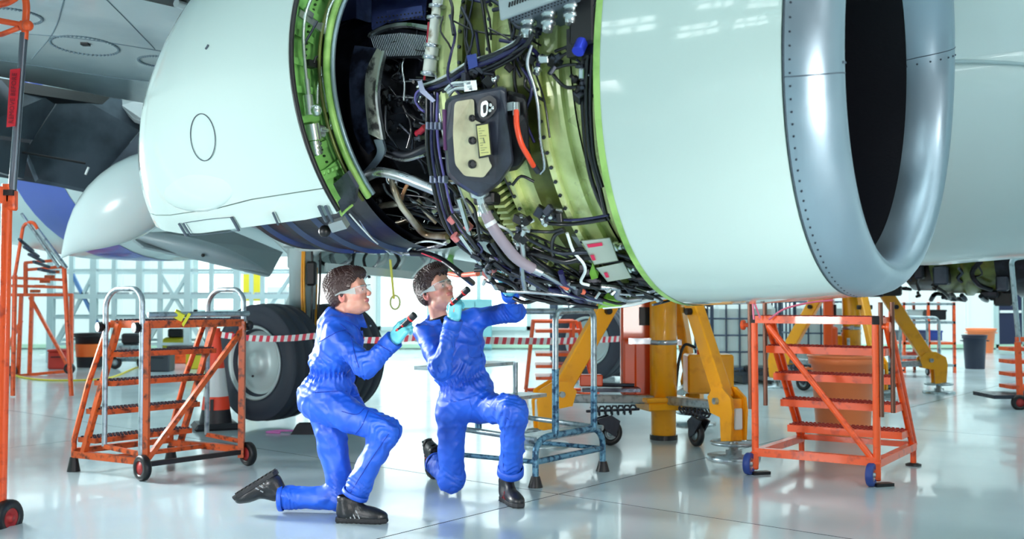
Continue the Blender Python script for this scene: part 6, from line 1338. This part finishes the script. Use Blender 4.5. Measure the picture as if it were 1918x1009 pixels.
# storage rack at right with shelves
r0 = G(1742, 698); rk = thing('storage_rack', 'orange-framed storage rack with shelves below the far engine', 'rack', (r0.x, r0.y, 0)); ur = r0.y/F
def rp(x, z, dy=0.0): return V((x-1742)*ur, dy, z)
for x in (1694, 1740, 1788):
    for dy in (0, .6): part('upright', ORANGE, rk, lambda b: SQ(b, rp(x, 0, dy), rp(x, 1.15, dy), .04))
for z in (.12, .48, .82, 1.12): part('shelf', GALV if z != .48 else ORANGE, rk, lambda b: b.box(rp(1741, z, .3), (.86, .64, .04)))
for k, (x, z, m, nm, lb) in enumerate(((1706, .50, DGREY, 'dark grey parts box on the middle shelf of the orange rack, left', 0), (1756, .50, mat('crate_blue', hexc(50, 90, 190), .5), 'blue crate on the middle shelf of the orange rack', 0), (1720, .84, WHITEM, 'white carton on the upper shelf of the orange rack, left', 0), (1764, .84, BLK, 'black case on the upper shelf of the orange rack', 0), (1720, .14, mat('crate_red', hexc(190, 70, 50), .5), 'red crate on the bottom shelf of the orange rack', 0))):
    o_ = V(r0.x, r0.y, 0)+rp(x, z, .3); t = thing('storage_crate', nm, 'crate', tuple(o_)); part('body', m, t, lambda b: b.box((0, 0, .095), (.26, .4, .15), bev=.01)); part('rim', m, t, lambda b: b.box((0, 0, .17), (.28, .42, .03), bev=.008))
# silver tubular trolley beside the rack
q0_ = G(1700, 700); tr_ = thing('service_trolley', 'silver tubular trolley standing before the orange rack', 'trolley', (q0_.x-.1, q0_.y-.75, 0)); 
part('frame', GALV, tr_, lambda b: b.tube(bend([(-.3, 0, .1), (-.3, 0, .92), (.3, 0, .92), (.3, 0, .1)], .1), .022, 8)); part('frame', GALV, tr_, lambda b: b.tube(bend([(-.3, .45, .1), (-.3, .45, .92), (.3, .45, .92), (.3, .45, .1)], .1), .022, 8)); part('shelf', GALV, tr_, lambda b: b.box((0, .22, .3), (.62, .47, .03)))
for x_ in (-.3, .3):
    for y_ in (0, .45): castor_wheel(tr_, V(x_, y_, .06), (1, 0, 0), .06, .03, GALV)
# far red-orange steps beyond the blue steps
f0 = G(1050, 740); rs_ = thing('mobile_steps', 'faint red-orange steps far behind the blue tubular steps', 'steps', (f0.x, f0.y, 0)); uf = f0.y/F
def rq(x, y, dy=0.0): return V((x-1050)*uf, dy, max(.02, 1.2-(y+(18 if y > 710 else 0)-560)*uf))
for dy in (0, .6):
    for a, b_ in (((1000, 600), (985, 722)), ((1075, 600), (1070, 722)), ((1085, 602), (1120, 722)), ((990, 720), (1118, 720)), ((1000, 602), (1080, 602))): part('frame_tube', ORANGE, rs_, lambda b: b.tube([rq(*a, dy), rq(*b_, dy)], .022, 6))
for k in range(5): part('step_tread', ORANGE, rs_, lambda b: b.box(rq(1050, 620+k*22, .3), (.62, .6, .04)))
# tall steps at the right edge
e0 = G(1905, 766); es = thing('mobile_steps', 'orange steps with silver hoop rail cut by the right edge', 'steps', (e0.x, e0.y, 0)); ue = e0.y/F
def eq(x, y, dy=0.0): return V((x-1905)*ue, dy, 1.2-(y-560)*ue)
part('hoop_rail', GALV, es, lambda b: b.tube(bend([eq(1910, 640), eq(1898, 485), eq(1920, 480), eq(1990, 480), eq(1990, 640)], .12), .028, 8)); part('post', ORANGE, es, lambda b: SQ(b, eq(1908, 640), eq(1911, 745), .05)); part('post', ORANGE, es, lambda b: SQ(b, eq(1990, 620), eq(1990, 760), .05))
part('diagonal', ORANGE, es, lambda b: SQ(b, eq(1916, 730), eq(1985, 640), .04)); part('top_rail', ORANGE, es, lambda b: SQ(b, eq(1905, 635), eq(1992, 635), .05)); part('base_frame', DSTEEL, es, lambda b: b.box(eq(1935, 742, .2), (.9, .5, .04))); castor_wheel(es, eq(1905, 752, -.05), (0, 1, 0), .085, .05, mat('wheel_red', (0, 0, 0)))
for k in range(4): part('step_tread', ORANGE, es, lambda b: b.box(eq(1960, 655+k*24, .3), (.6, .3, .04)))
# pink film strips tied under the inlet
for k, (pts, lb) in enumerate((([(1412, 598), (1410, 560), (1416, 575), (1424, 596)], 'pink film strip tied to the left corner of the bright orange steps'), ([(1440, 598), (1470, 578), (1520, 566), (1560, 562)], 'pink film strip stretched along the top of the bright orange steps'))):
    ps = [W(x, y, 6.9) for x, y in pts]; o_ = ps[0]; t = thing('pink_streamer', lb, 'streamer', tuple(o_)); part('strip', mat('pink_film', hexc(240, 120, 150), .35), t, lambda b: b.tube(smooth_path([p-o_ for p in ps], 5), .007, 5))
# wall-mounted things at the back
for n_, (x0, x1, z1) in enumerate(((1868, 1918, 1.26), (1920, 1975, 1.26))):
    a = W(x0, 560, YB-.1).x; b__ = W(x1, 560, YB-.1).x; dr = thing('door_%d' % (n_+1), None, None, ((a+b__)/2, YB-.02, 0)); dr['kind'] = 'structure'; w_ = b__-a
    part('leaf', mat('door_navy', hexc(24, 34, 66), .5), dr, lambda b: b.box((0, 0, 1.1), (w_-.06, .08, 2.2))); part('door_frame', FRAMEM, dr, lambda b: b.box((-w_/2, 0, 1.12), (.08, .14, 2.24)).box((w_/2, 0, 1.12), (.08, .14, 2.24)).box((0, 0, 2.24), (w_+.08, .14, .08))); part('push_bar', WHITEM, dr, lambda b: b.box((0, -.06, .9), (w_*.8, .04, .06)))
for k, (x, z, w_, h_, m, lb) in enumerate(((470, 1.5, .5, .7, YELB, 'small yellow notice board on the back wall near the landing gear'), (540, .9, .9, 1.5, WHITEM, 'white cupboard against the back wall left of the landing gear'), (1490, 1.6, 1.2, .6, GALV, 'grey cabinet high on the back wall above the bulk containers'), (890, 1.0, .8, 1.2, mat('locker_teal', hexc(120, 180, 186), .45), 'teal locker against the back wall between the men'))):
    p = W(x, 560, YB-.3); zz = 0 if k in (1, 3) else z-h_/2; t = thing('wall_cabinet' if k else 'notice_board', lb, 'cabinet' if k else 'board', (p.x, YB-.32 if k else YB-.06, zz)); part('body', m, t, lambda b: b.box((0, 0, h_/2), (w_, .5 if k else .06, h_), bev=.02)); part('door_leaf', m, t, lambda b: b.box((-w_*.25, -.28 if k else -.04, h_/2), (w_*.46, .03, h_*.9)).box((w_*.25, -.28 if k else -.04, h_/2), (w_*.46, .03, h_*.9)))
